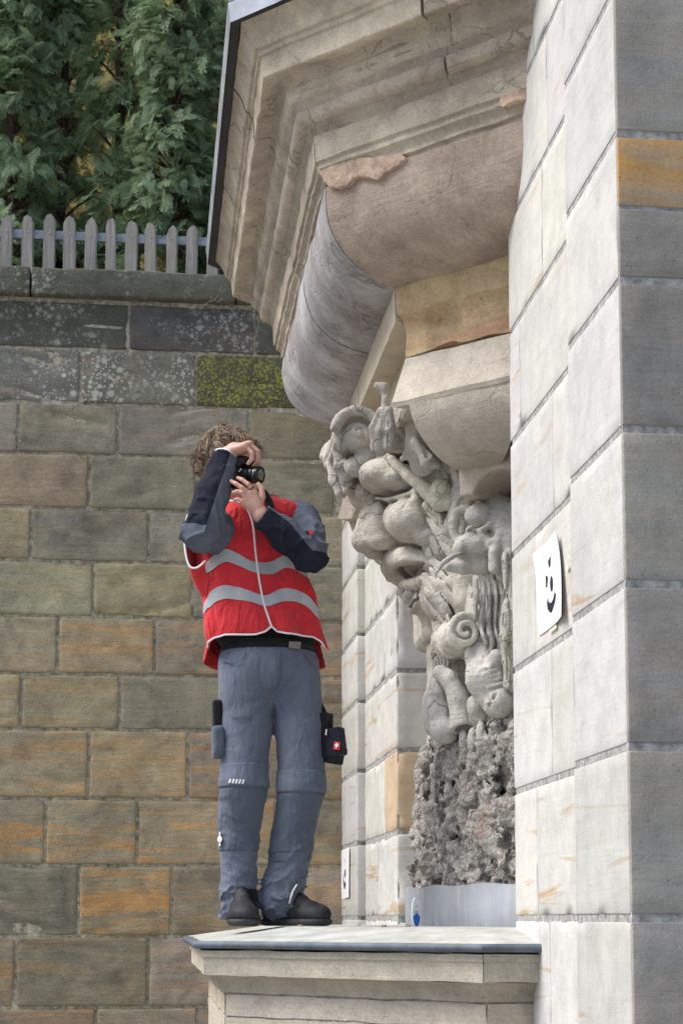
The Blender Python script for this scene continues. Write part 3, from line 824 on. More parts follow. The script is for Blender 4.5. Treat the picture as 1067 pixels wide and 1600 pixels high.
stones('frieze_stone', [(0.272, Z + 2.713), (0.277, Z + 2.62), (0.279, Z + 2.596), (0.290, Z + 2.590), (0.291, Z + 2.572)] + arc(0.293, Z + 2.570, 0.312, Z + 2.535, -0.008, 5) + [(0.325, Z + 2.53), (0.325, Z + 2.506)], [0.0, 1.0, 1.5, 2.0, 3.0], M['oriel'], 0.96, chip=0.02, amp=0.003)
# the swelling underside
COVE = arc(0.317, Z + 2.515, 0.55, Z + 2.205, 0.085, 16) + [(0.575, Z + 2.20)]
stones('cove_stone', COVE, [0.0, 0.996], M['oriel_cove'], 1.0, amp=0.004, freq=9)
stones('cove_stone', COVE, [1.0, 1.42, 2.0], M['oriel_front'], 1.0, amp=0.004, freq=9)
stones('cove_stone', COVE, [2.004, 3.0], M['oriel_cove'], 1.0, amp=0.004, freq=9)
# sheet metal on top
sweep('gutter_sheet', [(-0.03, Z + 3.085), (-0.026, Z + 3.055), (-0.021, Z + 3.018)], 0, 3, M['gutter'], orl, amp=0.0006, core=0.0)
sweep('gutter_soffit', [(-0.018, Z + 3.05), (-0.018, Z + 3.026)], 0, 3, M['gutter_dark'], orl, amp=0.0, core=0.030)  # shade under the gutter overhang put into a near-black colour
sweep('roof_sheet', [(0.0, Z + 3.30), (-0.03, Z + 3.088)], 0, 3, M['gutter_dark'], orl, amp=0.0, core=0.4)
# core that closes the top and bottom
sweep('core', [(0.10, Z + 3.25), (0.18, Z + 2.8), (0.42, Z + 2.5), (0.42, Z + 2.42)], 0, 3, M['oriel'], orl, (0.8, 0.8, 0.8, 0), amp=0, core=0.35)
# orange mortar repairs
def patch(name, pts, mat, thick, parent, plane):
    """a ragged thin skin of mortar: pts are photo pixels of its outline, plane takes them to the wall"""
    pts = smooth_pts([(u, v, 0) for u, v in pts + pts[:1]], 6)[:-1, :2]
    r = np.random.default_rng(len(pts)); pts = pts + r.normal(0, 1.0, pts.shape)
    P = [np.array(plane(u, v)) for u, v in pts]
    c = sum(P) / len(P); n = np.cross(P[8] - c, P[0] - c); n /= np.linalg.norm(n)
    if n @ (EYE - c) < 0: n = -n
    bm = bmesh.new(); rings = []
    for k, h in ((1.0, -0.02), (1.0, thick * 0.25), (0.92, thick * 0.7), (0.6, thick), (0.25, thick * 0.9)):
        ring = []
        for p in P:
            q = lerp(c, p, k); w = float(vnoise(q[0], q[1], q[2], 40, 5)); ring.append(bm.verts.new(q + n * (h + (0.45 * thick * w if k < 1 else 0.3 * thick * w if h > 0 else 0))))
        rings.append(ring)
    m = len(P)
    for a, b in zip(rings[:-1], rings[1:]):
        for i in range(m): bm.faces.new((a[i], a[(i + 1) % m], b[(i + 1) % m], b[i]))
    bm.faces.new(rings[-1])
    return link(name, bm_mesh(name, bm, True, 60), mat, parent)
def cant(o, extra=0.0):
    xc = 0.2665 + o; yc = 5.57 + T22 * o
    p0 = np.array([xc, yc, 0]); n = np.array([1, 1, 0]) / math.sqrt(2)
    def f(u, v):
        r = ray(u, v); return EYE + r * (((p0 - EYE) @ n) / (r @ n))
    return f
patch('mortar_repair', [(494, 262), (520, 252), (545, 251), (600, 243), (632, 246), (606, 266), (590, 279), (560, 276), (540, 290), (518, 292), (503, 277)], M['patch'], 0.0035, orl, cant(0.299))
patch('mortar_repair', [(780, 150), (800, 144), (833, 136), (834, 152), (800, 160), (782, 167)], M['patch'], 0.0035, orl, cant(0.281))

# ------------------------------------------------------------------ abacus under the oriel (ochre blocks) 
def ab_path(o, XF, YC, wallx=XW + 0.05): return plan_path(o, XF, YC, wallx)
AB = dict(XF=0.838, YC=5.807, planfn=ab_path)
def ab(name, prof, cuts, mat, band, tint=(1, 1, 1), **kw):
    for i, (a, b) in enumerate(zip(cuts[:-1], cuts[1:])):
        sweep(name, prof, a + (0.004 if i else 0), b - (0.004 if i < len(cuts) - 2 else 0), mat, orl, tint + (band,), seed=random.randint(0, 999), core=0.1, **AB, **kw)
ab('abacus_stone', [(0.0, Z + 2.32), (-0.002, Z + 2.12)] + arc(0.0, Z + 2.10, 0.034, Z + 2.045, -0.006, 5) + [(0.036, Z + 1.955)], [0.0, 0.985], M['ochre'], 0.7, amp=0.010, chip=0.09, freq=9)
ab('abacus_stone', [(0.002, Z + 2.32), (0.002, Z + 2.075), (0.088, Z + 2.070), (0.090, Z + 1.955)], [1.0, 1.62, 2.0], M['ashlar'], 0.5, (0.95, 0.86, 0.7), amp=0.002)
ab('abacus_stone', [(0.0, Z + 2.32), (0.0, Z + 2.085), (0.036, Z + 2.075), (0.040, Z + 1.955)], [2.0, 3.0], M['ochre'], 0.3, amp=0.004)

# ------------------------------------------------------------------ ledge
def ledge_path(o, XF, YC):
    xc = XF + o; yc = YC + T22 * o; xs = 0.98 + 0.35 * o; ys = yc - (xs - xc)
    return [(XW + 0.006, ys), (xs, ys), (xc, yc), (xc, 2 * YM - yc), (xs, 2 * YM - ys), (XW + 0.006, 2 * YM - ys)]
def ledge_sweep(name, prof, mat, color, s0=0, s1=5, core=0.1, amp=0.0015, seed=0, chip=0.0, z_in=None):
    P = []
    for (a, b) in zip(prof[:-1], prof[1:]):
        n = max(1, int(math.dist(a, b) / 0.015))
        for t in range(n): P.append((lerp(a[0], b[0], t / n), lerp(a[1], b[1], t / n)))
    P.append(prof[-1])
    om = max(p[0] for p in P) + core
    loop = P + [(om, prof[-1][1]), (om, prof[0][1])]
    k = len(loop); ss = []
    brk = sorted({s0, s1} | {x for x in (1, 2, 3, 4) if s0 < x < s1})
    for a, b in zip(brk[:-1], brk[1:]):
        n = [4, 40, 50, 40, 4][int(math.floor(a + 1e-6))]; n = max(1, int(n * (b - a)))
        ss += [lerp(a, b, i / n) for i in range(n)]
    ss.append(s1)
    V = []
    for s in ss:
        seg = min(4, int(math.floor(s + 1e-9))); f = s - seg
        for (o, z) in loop:
            pl = ledge_path(o, 0.172, 5.845); a, b = pl[seg], pl[seg + 1]
            V.append((lerp(a[0], b[0], f), lerp(a[1], b[1], f), z))
    V = np.array(V); w = np.tile(np.array([1.0] * len(P) + [0, 0]), len(ss))
    n = fbm(V[:, 0], V[:, 1], V[:, 2], 12, 3, seed); c = np.clip(vnoise(V[:, 0], V[:, 1], V[:, 2], 6, seed + 5) - 0.4, 0, 1) * chip
    V[:, 0] += w * (n * amp + c * 0.7); V[:, 1] += w * (n * amp + c * 0.7); V[:, 2] += w * n * amp
    faces = []
    m = len(ss)
    for i in range(m - 1):
        for j in range(k): faces.append([i * k + j, (i + 1) * k + j, (i + 1) * k + (j + 1) % k, i * k + (j + 1) % k])
    faces.append(list(range(k))); faces.append([(m - 1) * k + j for j in range(k)][::-1])
    me = bpy.data.meshes.new(name); me.from_pydata(V.tolist(), [], faces)
    bmm = bmesh.new(); bmm.from_mesh(me); bmesh.ops.recalc_face_normals(bmm, faces=bmm.faces); bmm.to_mesh(me); bmm.free()
    me.polygons.foreach_set('use_smooth', [True] * len(me.polygons)); me.set_sharp_from_angle(angle=math.radians(35))
    return link(name, me, mat, led, color)
led = setp(empty('stone_ledge', (0.7, YM, 0)), 'moulded stone ledge with greenish sheet-metal top that the person stands on', 'ledge')
ZL, ZS = Z - 0.082, Z - 0.030         # rim and the raised inner part of the top
# sheet top: sloping rim and flat middle
rim = ledge_path(0.0, 0.164, 5.845); inn = ledge_path(0.33, 0.172, 5.845)
bm = bmesh.new()
a = [bm.verts.new((x, y, ZL + 0.004)) for x, y in rim]; b = [bm.verts.new((x, y, ZS)) for x, y in inn]
b[0].co.x = b[5].co.x = XW + 0.006
c_ = [bm.verts.new((x, y, ZL - 0.014)) for x, y in rim]
for i in range(5):
    bm.faces.new((a[i], a[i + 1], b[i + 1], b[i])); bm.faces.new((c_[i + 1], c_[i], a[i], a[i + 1]) if False else (a[i], c_[i], c_[i + 1], a[i + 1]))
bm.faces.new(b)
nf = [bm.verts.new((NB, inn[0][1], ZS)), bm.verts.new((NB, inn[5][1], ZS))]
bm.faces.new((b[0], b[5], nf[1], nf[0]))
bmesh.ops.subdivide_edges(bm, edges=bm.edges[:], cuts=5, use_grid_fill=True)
for vv in bm.verts: vv.co.z += 0.002 * float(vnoise(vv.co.x, vv.co.y, 0.0, 5, 3))
link('top_sheet', bm_mesh('top_sheet', bm, True, 30), M['ledge_top'], led)
ledge_sweep('metal_edge', arc(-0.010, ZL + 0.007, -0.010, ZL - 0.018, 0.007, 6), M['zinc_edge'], None, core=0.03, amp=0.0004)
for i, (a_, b_) in enumerate(((0, 1.0), (1.001, 2.0), (2.001, 2.5), (2.505, 3.0), (3.003, 5))):
    k = random.uniform(0.97, 1.12)
    ledge_sweep('cornice_stone', [(0.012, ZL - 0.024), (0.012, ZL - 0.045), (0.020, ZL - 0.050), (0.024, ZL - 0.107)], M['ledge'], (k, k * 0.99, k * 0.96, 0), a_, b_, chip=0.02, seed=i * 31)
ledge_sweep('cavetto_stone', [(0.040, ZL - 0.107)] + arc(0.045, ZL - 0.109, 0.085, ZL - 0.165, -0.012, 6) + [(0.095, ZL - 0.168)], M['ledge'], (0.82, 0.8, 0.76, 0), seed=77, amp=0.003)
zz = [ZL - 0.170, ZL - 0.245, ZL - 0.60, ZL - 0.92, ZL - 1.22, 0.0]
for j in range(len(zz) - 1):
    cuts = [0, 1.0, 2.0, 3.0, 4, 5] if j != 1 else [0, 1.0, 1.4, 2.0, 3.0, 4, 5]
    for a_, b_ in zip(cuts[:-1], cuts[1:]):
        k = random.uniform(0.98, 1.18) if j == 0 else random.uniform(0.9, 1.12)
        ledge_sweep('body_stone', [(0.095, zz[j] - 0.003), (0.095, zz[j + 1] + 0.003)], M['ledge'], (k, k * random.uniform(0.96, 1.0), k * random.uniform(0.88, 0.97), 0.0), a_ + 0.003, b_ - 0.003, seed=random.randint(0, 999), amp=0.003)
ledge_sweep('core', [(0.10, ZL - 0.03), (0.105, 0.0)], M['mortar_grey'], None, core=0.3, amp=0)

# ------------------------------------------------------------------ the carved mask
mk = setp(empty('carved_mask', (XW, YM, 2.4)), 'carved stone grotesque mask with bulging brows, curling leaves and beard under the oriel', 'sculpture')
PXM = 0.00245                                              # metres in one photo pixel at the mask
def m_(u, v, Y=YM): return PY(u, v, Y)
def half_obj(F, name, mat=None, color=(1, 1, 1, 0), amp=0.002, freq=22, seed=1):
    amp = min(amp, 0.0025)
    F.disp(lambda x, y, z: -amp * fbm(x, y, z, freq, 3, seed) - 0.0012 * vnoise(x, y, z, 70, seed + 4))
    return F
def sym_field(F):                                          # near half -> whole about Y = YM
    n = F.n[1]
    F.F = np.concatenate([F.F, F.F[:, -2::-1, :]], 1)
    F.ax[1] = F.lo[1] + F.h * np.arange(F.F.shape[1]); F.n = np.array(F.F.shape)
    return F
H = 0.0065
def half_field(x0, x1, y0, z0, z1, h=H):
    n = math.ceil((YM - y0) / h)
    return Field((x0, YM - n * h, z0), (x1, YM, z1), h)
def pair(F, name, color=(1, 1, 1, 0), mat=None, amp=0.0035, freq=24, seed=1, both=True):
    """a piece of the near flank, and its mirror image on the far flank"""
    half_obj(F, name, None, color, amp, freq, seed)
    V, Fc = F.net()
    a = link(name, np_mesh(name, V, Fc), mat or M['carve'], mk, color)
    if both:
        W = V.copy(); W[:, 1] = 2 * YM - W[:, 1]
        link(name, np_mesh(name, W, Fc[:, ::-1]), mat or M['carve'], mk, color)
    return a
def groove(F, dirv, period, depth, warp=0.010, seed=2):
    d = np.array(dirv, float); d /= np.linalg.norm(d)
    def fn(x, y, z):
        p = x * d[0] + y * d[1] + z * d[2] + warp * vnoise(x, y, z, 11, seed) + 0.4 * warp * vnoise(x, y, z, 30, seed + 1)
        return depth * (1 - np.abs(np.sin(math.pi * p / period))) ** 1.6
    return F.disp(fn)
# face
F = half_field(0.70, 1.42, 6.05, 2.70, 3.62, 0.005)
F.ell(m_(700, 800), (0.25, 0.36, 0.30), 0.0)
F.box((1.27, YM - 0.2, 3.1), (0.16, 0.34, 0.38), 0.05, 0.03)
# forehead and the heavy brow roll with its lid crease
F.ell(m_(602, 722, 6.58), (0.085, 0.14, 0.06), 0.02)
F.ell(m_(604, 746, 6.50), (0.112, 0.14, 0.066), 0.010, frame((1, 0, -0.15)))
F.ell(m_(636, 748, 6.40), (0.10, 0.08, 0.052), 0.020)
for k in range(3):
    F.chain([m_(572 - 3 * k, 722 + 2 * k, 6.43 + 0.03 * k), m_(564 - 3 * k, 742, 6.46 + 0.03 * k), m_(566 - 2 * k, 762, 6.48 + 0.03 * k), m_(577 - 2 * k, 776 + 2 * k, 6.49 + 0.03 * k)], [0.003, 0.005, 0.005, 0.003], 0.004, 'cut')
# the eye cavity under the brow, lid and ball
F.ell(m_(606, 785, 6.49), (0.055, 0.09, 0.013), 0.004, frame((1, 0, 0.15)), 'cut')
F.chain([m_(588, 778, 6.54), m_(606, 781, 6.45), m_(632, 774, 6.36), m_(650, 766, 6.33)], [0.007, 0.009, 0.009, 0.006], 0.003)
# nose: one broad wedge, root crease, bulb and wing
F.chain([m_(584, 782), m_(576, 806), m_(566, 840)], [0.030, 0.036, 0.042], 0.010)
F.ell(m_(592, 806, 6.60), (0.040, 0.065, 0.055), 0.030)
F.ell(m_(590, 830, 6.60), (0.058, 0.070, 0.050), 0.030)
F.ell(m_(572, 849), (0.048, 0.066, 0.036), 0.016)
F.ell(m_(598, 845, 6.575), (0.056, 0.052, 0.038), 0.035)
F.chain([m_(574, 787, 6.56), m_(586, 789, 6.53), m_(598, 787, 6.51)], [0.003, 0.004, 0.004], 0.003, 'cut')
# cheek: a long taut volume with a pointed front and a sharp fold to the lip
F.ell(m_(648, 812, 6.42), (0.115, 0.12, 0.088), 0.012, frame((1, 0, 0.12)))
F.ell(m_(622, 808, 6.48), (0.060, 0.080, 0.056), 0.020)
F.ell(m_(676, 838, 6.37), (0.080, 0.07, 0.045), 0.025)
F.chain([m_(650, 765, 6.33), m_(648, 785, 6.32), m_(656, 808, 6.31)], [0.014, 0.018, 0.010], 0.020)
F.chain([m_(600, 794, 6.50), m_(599, 812, 6.50), m_(612, 834, 6.48), m_(624, 856, 6.46)], [0.005, 0.006, 0.006, 0.008], 0.004, 'cut')
F.chain([m_(620, 860, 6.46), m_(640, 857, 6.38), m_(664, 858, 6.33), m_(692, 850, 6.30)], [0.009, 0.010, 0.009, 0.006], 0.003, 'cut')
F.box(m_(592, 884, 6.60), (0.075, 0.10, 0.036), 0.01, 0.004, frame((1, 0, 0.10)), 'cut')
F.ell(m_(588, 866, 6.60), (0.026, 0.026, 0.014), 0.004, mode='cut')
F.ell(m_(570, 866), (0.02, 0.012, 0.006), 0.004, mode='cut')
# lips: a fat upper lip and a drooping lower lip either side of the open mouth
F.chain([m_(612, 872), m_(620, 872, 6.58), m_(640, 872, 6.49), m_(668, 876, 6.41), m_(686, 884, 6.36)], [0.034, 0.042, 0.046, 0.036, 0.02], 0.006)
F.ell(m_(645, 899, 6.62), (0.100, 0.24, 0.026), 0.005, frame((1, 0, -0.12)), 'cut')
F.chain([m_(630, 912), m_(640, 913, 6.58), m_(660, 908, 6.48), m_(682, 898, 6.40)], [0.018, 0.022, 0.024, 0.018], 0.006)
F.ell(m_(668, 934, 6.60), (0.060, 0.10, 0.045), 0.02)
F.ell(m_(708, 905, 6.47), (0.10, 0.12, 0.12), 0.03)
half_obj(F, 'face', seed=3, amp=0.002); sym_field(F).obj('face', M['carve'], mk, (1.12, 1.1, 1.04, 0))
# tongue and the hooked claw below the lip
F = half_field(0.86, 1.15, 6.45, 2.70, 3.02, 0.005)
F.ell(m_(665, 897, 6.60), (0.035, 0.06, 0.032), 0.0)
F.ell(m_(642, 926, 6.62), (0.026, 0.045, 0.026), 0.008)
F.ell(m_(650, 944, 6.62), (0.022, 0.03, 0.026), 0.008)
sym_field(half_obj(F, 'tongue', seed=5, amp=0.003)).obj('tongue', M['carve'], mk, (0.92, 0.92, 0.93, 0))
tube('iron_hook', smooth_pts([m_(654, 905, 6.57), m_(653, 925, 6.55), m_(652, 935, 6.54), m_(644, 940, 6.54), m_(640, 949, 6.54)]), list(np.linspace(0.005, 0.009, 25)), mat_plain('dull_iron', (0.16, 0.155, 0.15), 0.7, 0.3, 30), mk)
# brow scroll over the forehead
def spiral_cut(F, c, R, w, turns=1.6, d=0.02, y0=0.0):
    a = np.linspace(0, turns * 2 * math.pi, 40)
    pts = [(c[0] + math.cos(t) * R * (1 - 0.72 * t / a[-1]), c[1] + y0, c[2] + math.sin(t) * R * (1 - 0.72 * t / a[-1])) for t in a]
    F.chain(pts[::2], w, 0.006, 'cut')
F = half_field(0.66, 0.98, 6.42, 3.22, 3.66, 0.005)
c = m_(556, 682, 6.50)
F.chain([(c[0], 6.50, c[2]), (c[0], YM, c[2])], 0.062, 0.0)
a = np.linspace(-0.6, math.pi + 0.7, 14)
for k in range(13):
    p = [(c[0] + 0.075 * math.cos(t), 6.49, c[2] + 0.075 * math.sin(t)) for t in (a[k], a[k + 1])]
    q = [(c[0] + 0.072 * math.cos(t), YM, c[2] + 0.072 * math.sin(t)) for t in (a[k], a[k + 1])]
    F.chain([p[0], q[0]], 0.017, 0.006); F.chain([p[0], p[1]], 0.019, 0.006)
F.ell((c[0] + 0.012, 6.47, c[2] - 0.005), (0.048, 0.03, 0.046), 0.012)
F.chain([(c[0] + 0.088 * math.cos(t), 6.455, c[2] + 0.088 * math.sin(t)) for t in np.linspace(0.4, 2.9, 12)], 0.022, 0.004)
spiral_cut(F, (c[0] + 0.005, 6.44, c[2]), 0.045, 0.006, 1.4)
F.chain([m_(531, 705, 6.56), m_(534, 728, 6.56), m_(541, 752, 6.57)], [0.028, 0.030, 0.024], 0.012)
F.chain([m_(540, 735), m_(545, 765)], [0.032, 0.024], 0.012)
F.chain([m_(575, 715, 6.5), m_(555, 730, 6.52)], [0.035, 0.04], 0.02)
sym_field(half_obj(F, 'brow_scroll', seed=8)).obj('brow_scroll', M['carve'], mk, (1.0, 0.98, 0.95, 0))
# rough vertical leaf stem against the corner of the cap
F = Field((0.70, 5.80, 3.22), (1.05, 6.35, 3.72), 0.005)
F.chain([m_(590, 603, 5.99), m_(600, 606, 5.99), m_(603, 625, 5.99), m_(602, 650, 6.0), m_(597, 672, 6.02), m_(594, 698, 6.06)], [0.014, 0.018, 0.015, 0.018, 0.026, 0.034], 0.010)
F.chain([m_(608, 640, 5.97), m_(611, 668, 5.98), m_(607, 697, 6.02)], [0.012, 0.016, 0.02], 0.008)
F.chain([m_(592, 640, 6.0), m_(583, 668, 6.03), m_(588, 700, 6.06)], [0.008, 0.016, 0.018], 0.008)
for du in (-6, 1, 7): F.chain([m_(600 + du * 0.5, 625, 5.965), m_(600 + du, 660, 5.97), m_(596 + du * 1.4, 692, 6.0)], 0.004, 0.004, 'cut')
F.ell(m_(624, 672, 6.14), (0.07, 0.09, 0.085), 0.02)
pair(F, 'leaf_stem', (0.92, 0.89, 0.86, 0), seed=11, amp=0.006, freq=34, both=False)
# upright acanthus leaf beside the cap
F = Field((0.82, 5.80, 3.15), (1.2, 6.35, 3.68), 0.005)
F.chain([m_(642, 637, 6.0), m_(646, 665, 6.0), m_(652, 700, 6.03), m_(660, 722, 6.06)], [0.014, 0.030, 0.044, 0.05], 0.02)
F.chain([m_(640, 634, 6.0), m_(655, 638, 5.96), m_(666, 650, 5.94)], [0.012, 0.012, 0.008], 0.01)
F.chain([m_(648, 690, 5.98), m_(668, 720, 5.98), m_(684, 727, 6.0)], [0.016, 0.028, 0.012], 0.012)
F.chain([m_(652, 655, 5.965), m_(658, 685, 5.955), m_(668, 712, 5.955)], [0.006, 0.008, 0.008], 0.004, 'cut')
F.chain([m_(645, 700, 6.0), m_(634, 712, 6.04), m_(628, 718, 6.10)], [0.012, 0.012, 0.01], 0.012)
for du in (-6, 0, 6): F.chain([m_(644 + du * 0.3, 648, 5.955), m_(650 + du, 680, 5.945), m_(658 + du * 1.6, 712, 5.955)], [0.003, 0.004, 0.004], 0.002, 'cut')
pair(F, 'acanthus_leaf', (1.0, 0.98, 0.95, 0), seed=13, both=False)
# long spear leaf ending in a hooked curl
F = Field((0.80, 5.85, 3.0), (1.25, 6.5, 3.52), 0.0045)
F.chain([m_(590, 702, 6.26), m_(612, 720, 6.22), m_(640, 744, 6.17), m_(668, 768, 6.12)], [0.006, 0.018, 0.024, 0.028], 0.010)
F.chain([m_(668, 768, 6.12), m_(686, 786, 6.08), m_(703, 786, 6.06), m_(711, 768, 6.06), m_(706, 750, 6.08)], [0.028, 0.028, 0.026, 0.025, 0.018], 0.010)
F.ell(m_(689, 764, 6.06), (0.038, 0.04, 0.040), 0.004)
F.chain([m_(622, 718, 6.13), m_(645, 738, 6.08), m_(672, 756, 6.03)], [0.004, 0.012, 0.018], 0.004, 'cut')
F.chain([m_(597, 712, 6.20), m_(630, 744, 6.12), m_(660, 772, 6.06)], [0.003, 0.004, 0.004], 0.003, 'cut')
F.chain([m_(668, 790, 6.16), m_(688, 806, 6.14), m_(690, 818, 6.12)], [0.02, 0.016, 0.006], 0.008)
pair(F, 'spear_leaf', (1.15, 1.13, 1.02, 0), seed=17, amp=0.002, both=False)
# hair column and ear lobe
F = Field((0.95, 5.80, 2.85), (1.35, 6.6, 3.45), 0.006)
F.chain([m_(724, 738, 6.03), m_(727, 775, 6.03), m_(724, 808, 6.06), m_(706, 825, 6.14)], [0.050, 0.052, 0.056, 0.04], 0.02)
F.box(m_(720, 733, 6.02), (0.048, 0.07, 0.014), 0.010, 0.006)
for du in (-13, -5, 4, 12): F.chain([m_(724 + du, 745, 5.975), m_(728 + du, 790, 5.970), m_(719 + du, 815, 5.99)], 0.005, 0.006, 'cut')
F.chain([m_(672, 800, 6.30), m_(690, 818, 6.26), m_(688, 806, 6.22)], [0.016, 0.02, 0.012], 0.01)
F.ell(m_(694, 805, 6.2), (0.03, 0.03, 0.03), 0.01)
groove(F, (1.0, 0.3, 0.0), 0.030, 0.010, 0.014, 11)
pair(F, 'hair_lock', (1.05, 1.04, 1.0, 0), seed=19, both=False)
# whisker strands flowing from the cheek
F = Field((0.88, 5.80, 2.50), (1.38, 6.66, 3.30), 0.0048)
F.ell(m_(700, 850, 6.38), (0.10, 0.13, 0.13), 0.0, None)
F.ell(m_(700, 930, 6.42), (0.11, 0.14, 0.11), 0.03)
rw_ = np.random.default_rng(4)
for i in range(7):                                        # cheek strands running down to the beast
    t = i / 6
    F.chain([m_(664 + 22 * t, 800 + 4 * t, 6.33 - 0.08 * t), m_(686 + 30 * t, 840 - 6 * t, 6.24 - 0.07 * t), m_(706 + 30 * t, 876 - 8 * t, 6.19 - 0.06 * t), m_(716 + 22 * t, 900, 6.18 - 0.05 * t)], [0.012, 0.015, 0.013, 0.006], 0.003)
for i in range(10):                                       # moustache strands sweeping back and down
    t = i / 9; w = rw_.uniform(-3, 3)
    F.chain([m_(672 + 34 * t, 878 + 4 * t, 6.34 - 0.10 * t), m_(676 + 42 * t + w, 912, 6.28 - 0.10 * t), m_(690 + 44 * t, 945 + w, 6.25 - 0.09 * t), m_(708 + 34 * t, 975 + 4 * math.sin(9 * t), 6.25 - 0.08 * t)], [0.010, 0.014, 0.012, 0.004], 0.0025)
F.chain([m_(664, 905, 6.36), m_(676, 930, 6.30), m_(694, 955, 6.26), m_(712, 978, 6.24)], [0.026, 0.028, 0.022, 0.008], 0.008)
F.chain([m_(668, 935, 6.36), m_(684, 962, 6.30), m_(704, 985, 6.26)], [0.018, 0.018, 0.006], 0.005)
groove(F, (1.0, 0.35, 0.42), 0.024, 0.013, 0.014, 3)
pair(F, 'whiskers', (1.05, 1.04, 1.0, 0), seed=23, amp=0.0015, both=False)
# beast head biting at the flank
F = Field((0.95, 5.62, 2.60), (1.40, 6.4, 3.28), 0.005)
YH = 5.98
F.ell(m_(760, 828, 6.08), (0.12, 0.14, 0.13), 0.0)
a = np.linspace(-1.2, 3.6, 13)                              # round ear behind the brow
F.chain([(m_(727, 822, YH)[0] + 0.045 * math.cos(-t + 3.3), YH, m_(727, 822, YH)[2] + 0.062 * math.sin(-t + 3.3)) for t in np.linspace(-1.6, 1.9, 12)], 0.018, 0.004)
F.ell(m_(752, 806, 5.94), (0.062, 0.05, 0.046), 0.004)
F.chain([m_(778, 788, 5.90), m_(784, 812, 5.86), m_(782, 838, 5.86), m_(770, 850, 5.87)], [0.006, 0.007, 0.007, 0.005], 0.003, 'cut')
F.chain([m_(736, 832, 5.92), m_(750, 829, 5.90), m_(766, 820, 5.90), m_(771, 800, 5.91)], [0.010, 0.011, 0.013, 0.010], 0.006)
F.ell(m_(734, 828, 5.90), (0.017, 0.02, 0.016), 0.004)
F.ell(m_(735, 829, 5.885), (0.010, 0.016, 0.009), 0.004, mode='cut')
F.ell(m_(745, 852, 5.95), (0.075, 0.075, 0.05), 0.015)
F.ell(m_(718, 858, 5.94), (0.026, 0.045, 0.034), 0.012)
F.ell(m_(727, 865, 5.89), (0.013, 0.02, 0.007), 0.004, mode='cut')
F.chain([m_(702, 886, 5.96), m_(724, 884, 5.95), m_(752, 882, 5.95), m_(772, 880, 5.98)], [0.020, 0.030, 0.036, 0.03], 0.012)
F.chain([m_(702, 872, 5.93), m_(728, 868, 5.90), m_(748, 872, 5.90)], [0.006, 0.007, 0.003], 0.004, 'cut')
F.chain([m_(770, 790, 5.98), m_(795, 810, 5.92), m_(802, 850, 5.90), m_(796, 895, 5.92)], [0.05, 0.062, 0.066, 0.05], 0.02)
F.chain([m_(782, 838, 5.87), m_(772, 862, 5.87), m_(772, 888, 5.88)], [0.022, 0.020, 0.022], 0.008)
F.chain([m_(756, 845, 5.90), m_(766, 850, 5.88), m_(776, 842, 5.87)], [0.012, 0.018, 0.012], 0.008)
pair(F, 'beast_head', (0.98, 0.98, 0.97, 0), seed=29, amp=0.005, freq=30, both=False)
for yy in (0,):
    pts = smooth_pts([m_(722, 864, 5.90), m_(705, 871, 5.88), m_(690, 882, 5.88), m_(680, 899, 5.90)])
    if yy: pts[:, 1] = 2 * YM - pts[:, 1]
    tube('tusk', pts, list(np.linspace(0.006, 0.010, 10)) + list(np.linspace(0.010, 0.003, len(pts) - 10)), M['carve'], mk, 8, (0.9, 0.9, 0.9, 0))
# hanging leaf on the outer side of the beast
F = Field((1.05, 5.50, 2.35), (1.40, 6.1, 3.1), 0.005)
F.chain([m_(808, 866, 5.80), m_(794, 864, 5.80), m_(788, 876, 5.79), m_(793, 900, 5.80), m_(799, 950, 5.82)], [0.016, 0.018, 0.016, 0.018, 0.022], 0.006)
F.chain([m_(802, 950, 5.84), m_(802, 1000, 5.86), m_(798, 1070, 5.88)], [0.045, 0.05, 0.03], 0.02)
for du in range(-14, 12, 5): F.chain([m_(800 + du, 955, 5.79), m_(799 + du * 0.9, 1010, 5.80), m_(797 + du * 0.5, 1062, 5.83)], [0.008, 0.008, 0.004], 0.002)
groove(F, (1.0, 0.3, 0.05), 0.022, 0.010, 0.010, 7)
pair(F, 'hanging_leaf', (1.0, 0.99, 0.96, 0), seed=31, amp=0.0015, both=False)
# drapery strands under the beast
F = Field((0.95, 5.70, 2.20), (1.40, 6.5, 2.96), 0.0048)
F.ell(m_(772, 955, 6.14), (0.11, 0.15, 0.20), 0.0)
rw_ = np.random.default_rng(6)
for i in range(8):
    t = i / 7; w = rw_.uniform(-3, 3)
    F.chain([m_(752 + 44 * t, 892, 5.95), m_(740 + 54 * t + w, 928, 5.92), m_(744 + 48 * t + w, 962, 5.93), m_(748 + 44 * t, 985 + 12 * (i % 3), 5.95)], [0.010, 0.013, 0.012, 0.005], 0.0025)
for i in range(6):
    t = i / 5
    F.chain([m_(750 + 36 * t, 970, 5.95), m_(756 + 32 * t, 992, 5.93), m_(768 + 22 * t, 1020 + 8 * (i % 2), 5.94)], [0.010, 0.013, 0.006], 0.0025)
groove(F, (1.0, 0.2, 0.06), 0.024, 0.015, 0.016, 5)
pair(F, 'drapery', (1.05, 1.04, 1.03, 0), seed=37, amp=0.0015, both=False)
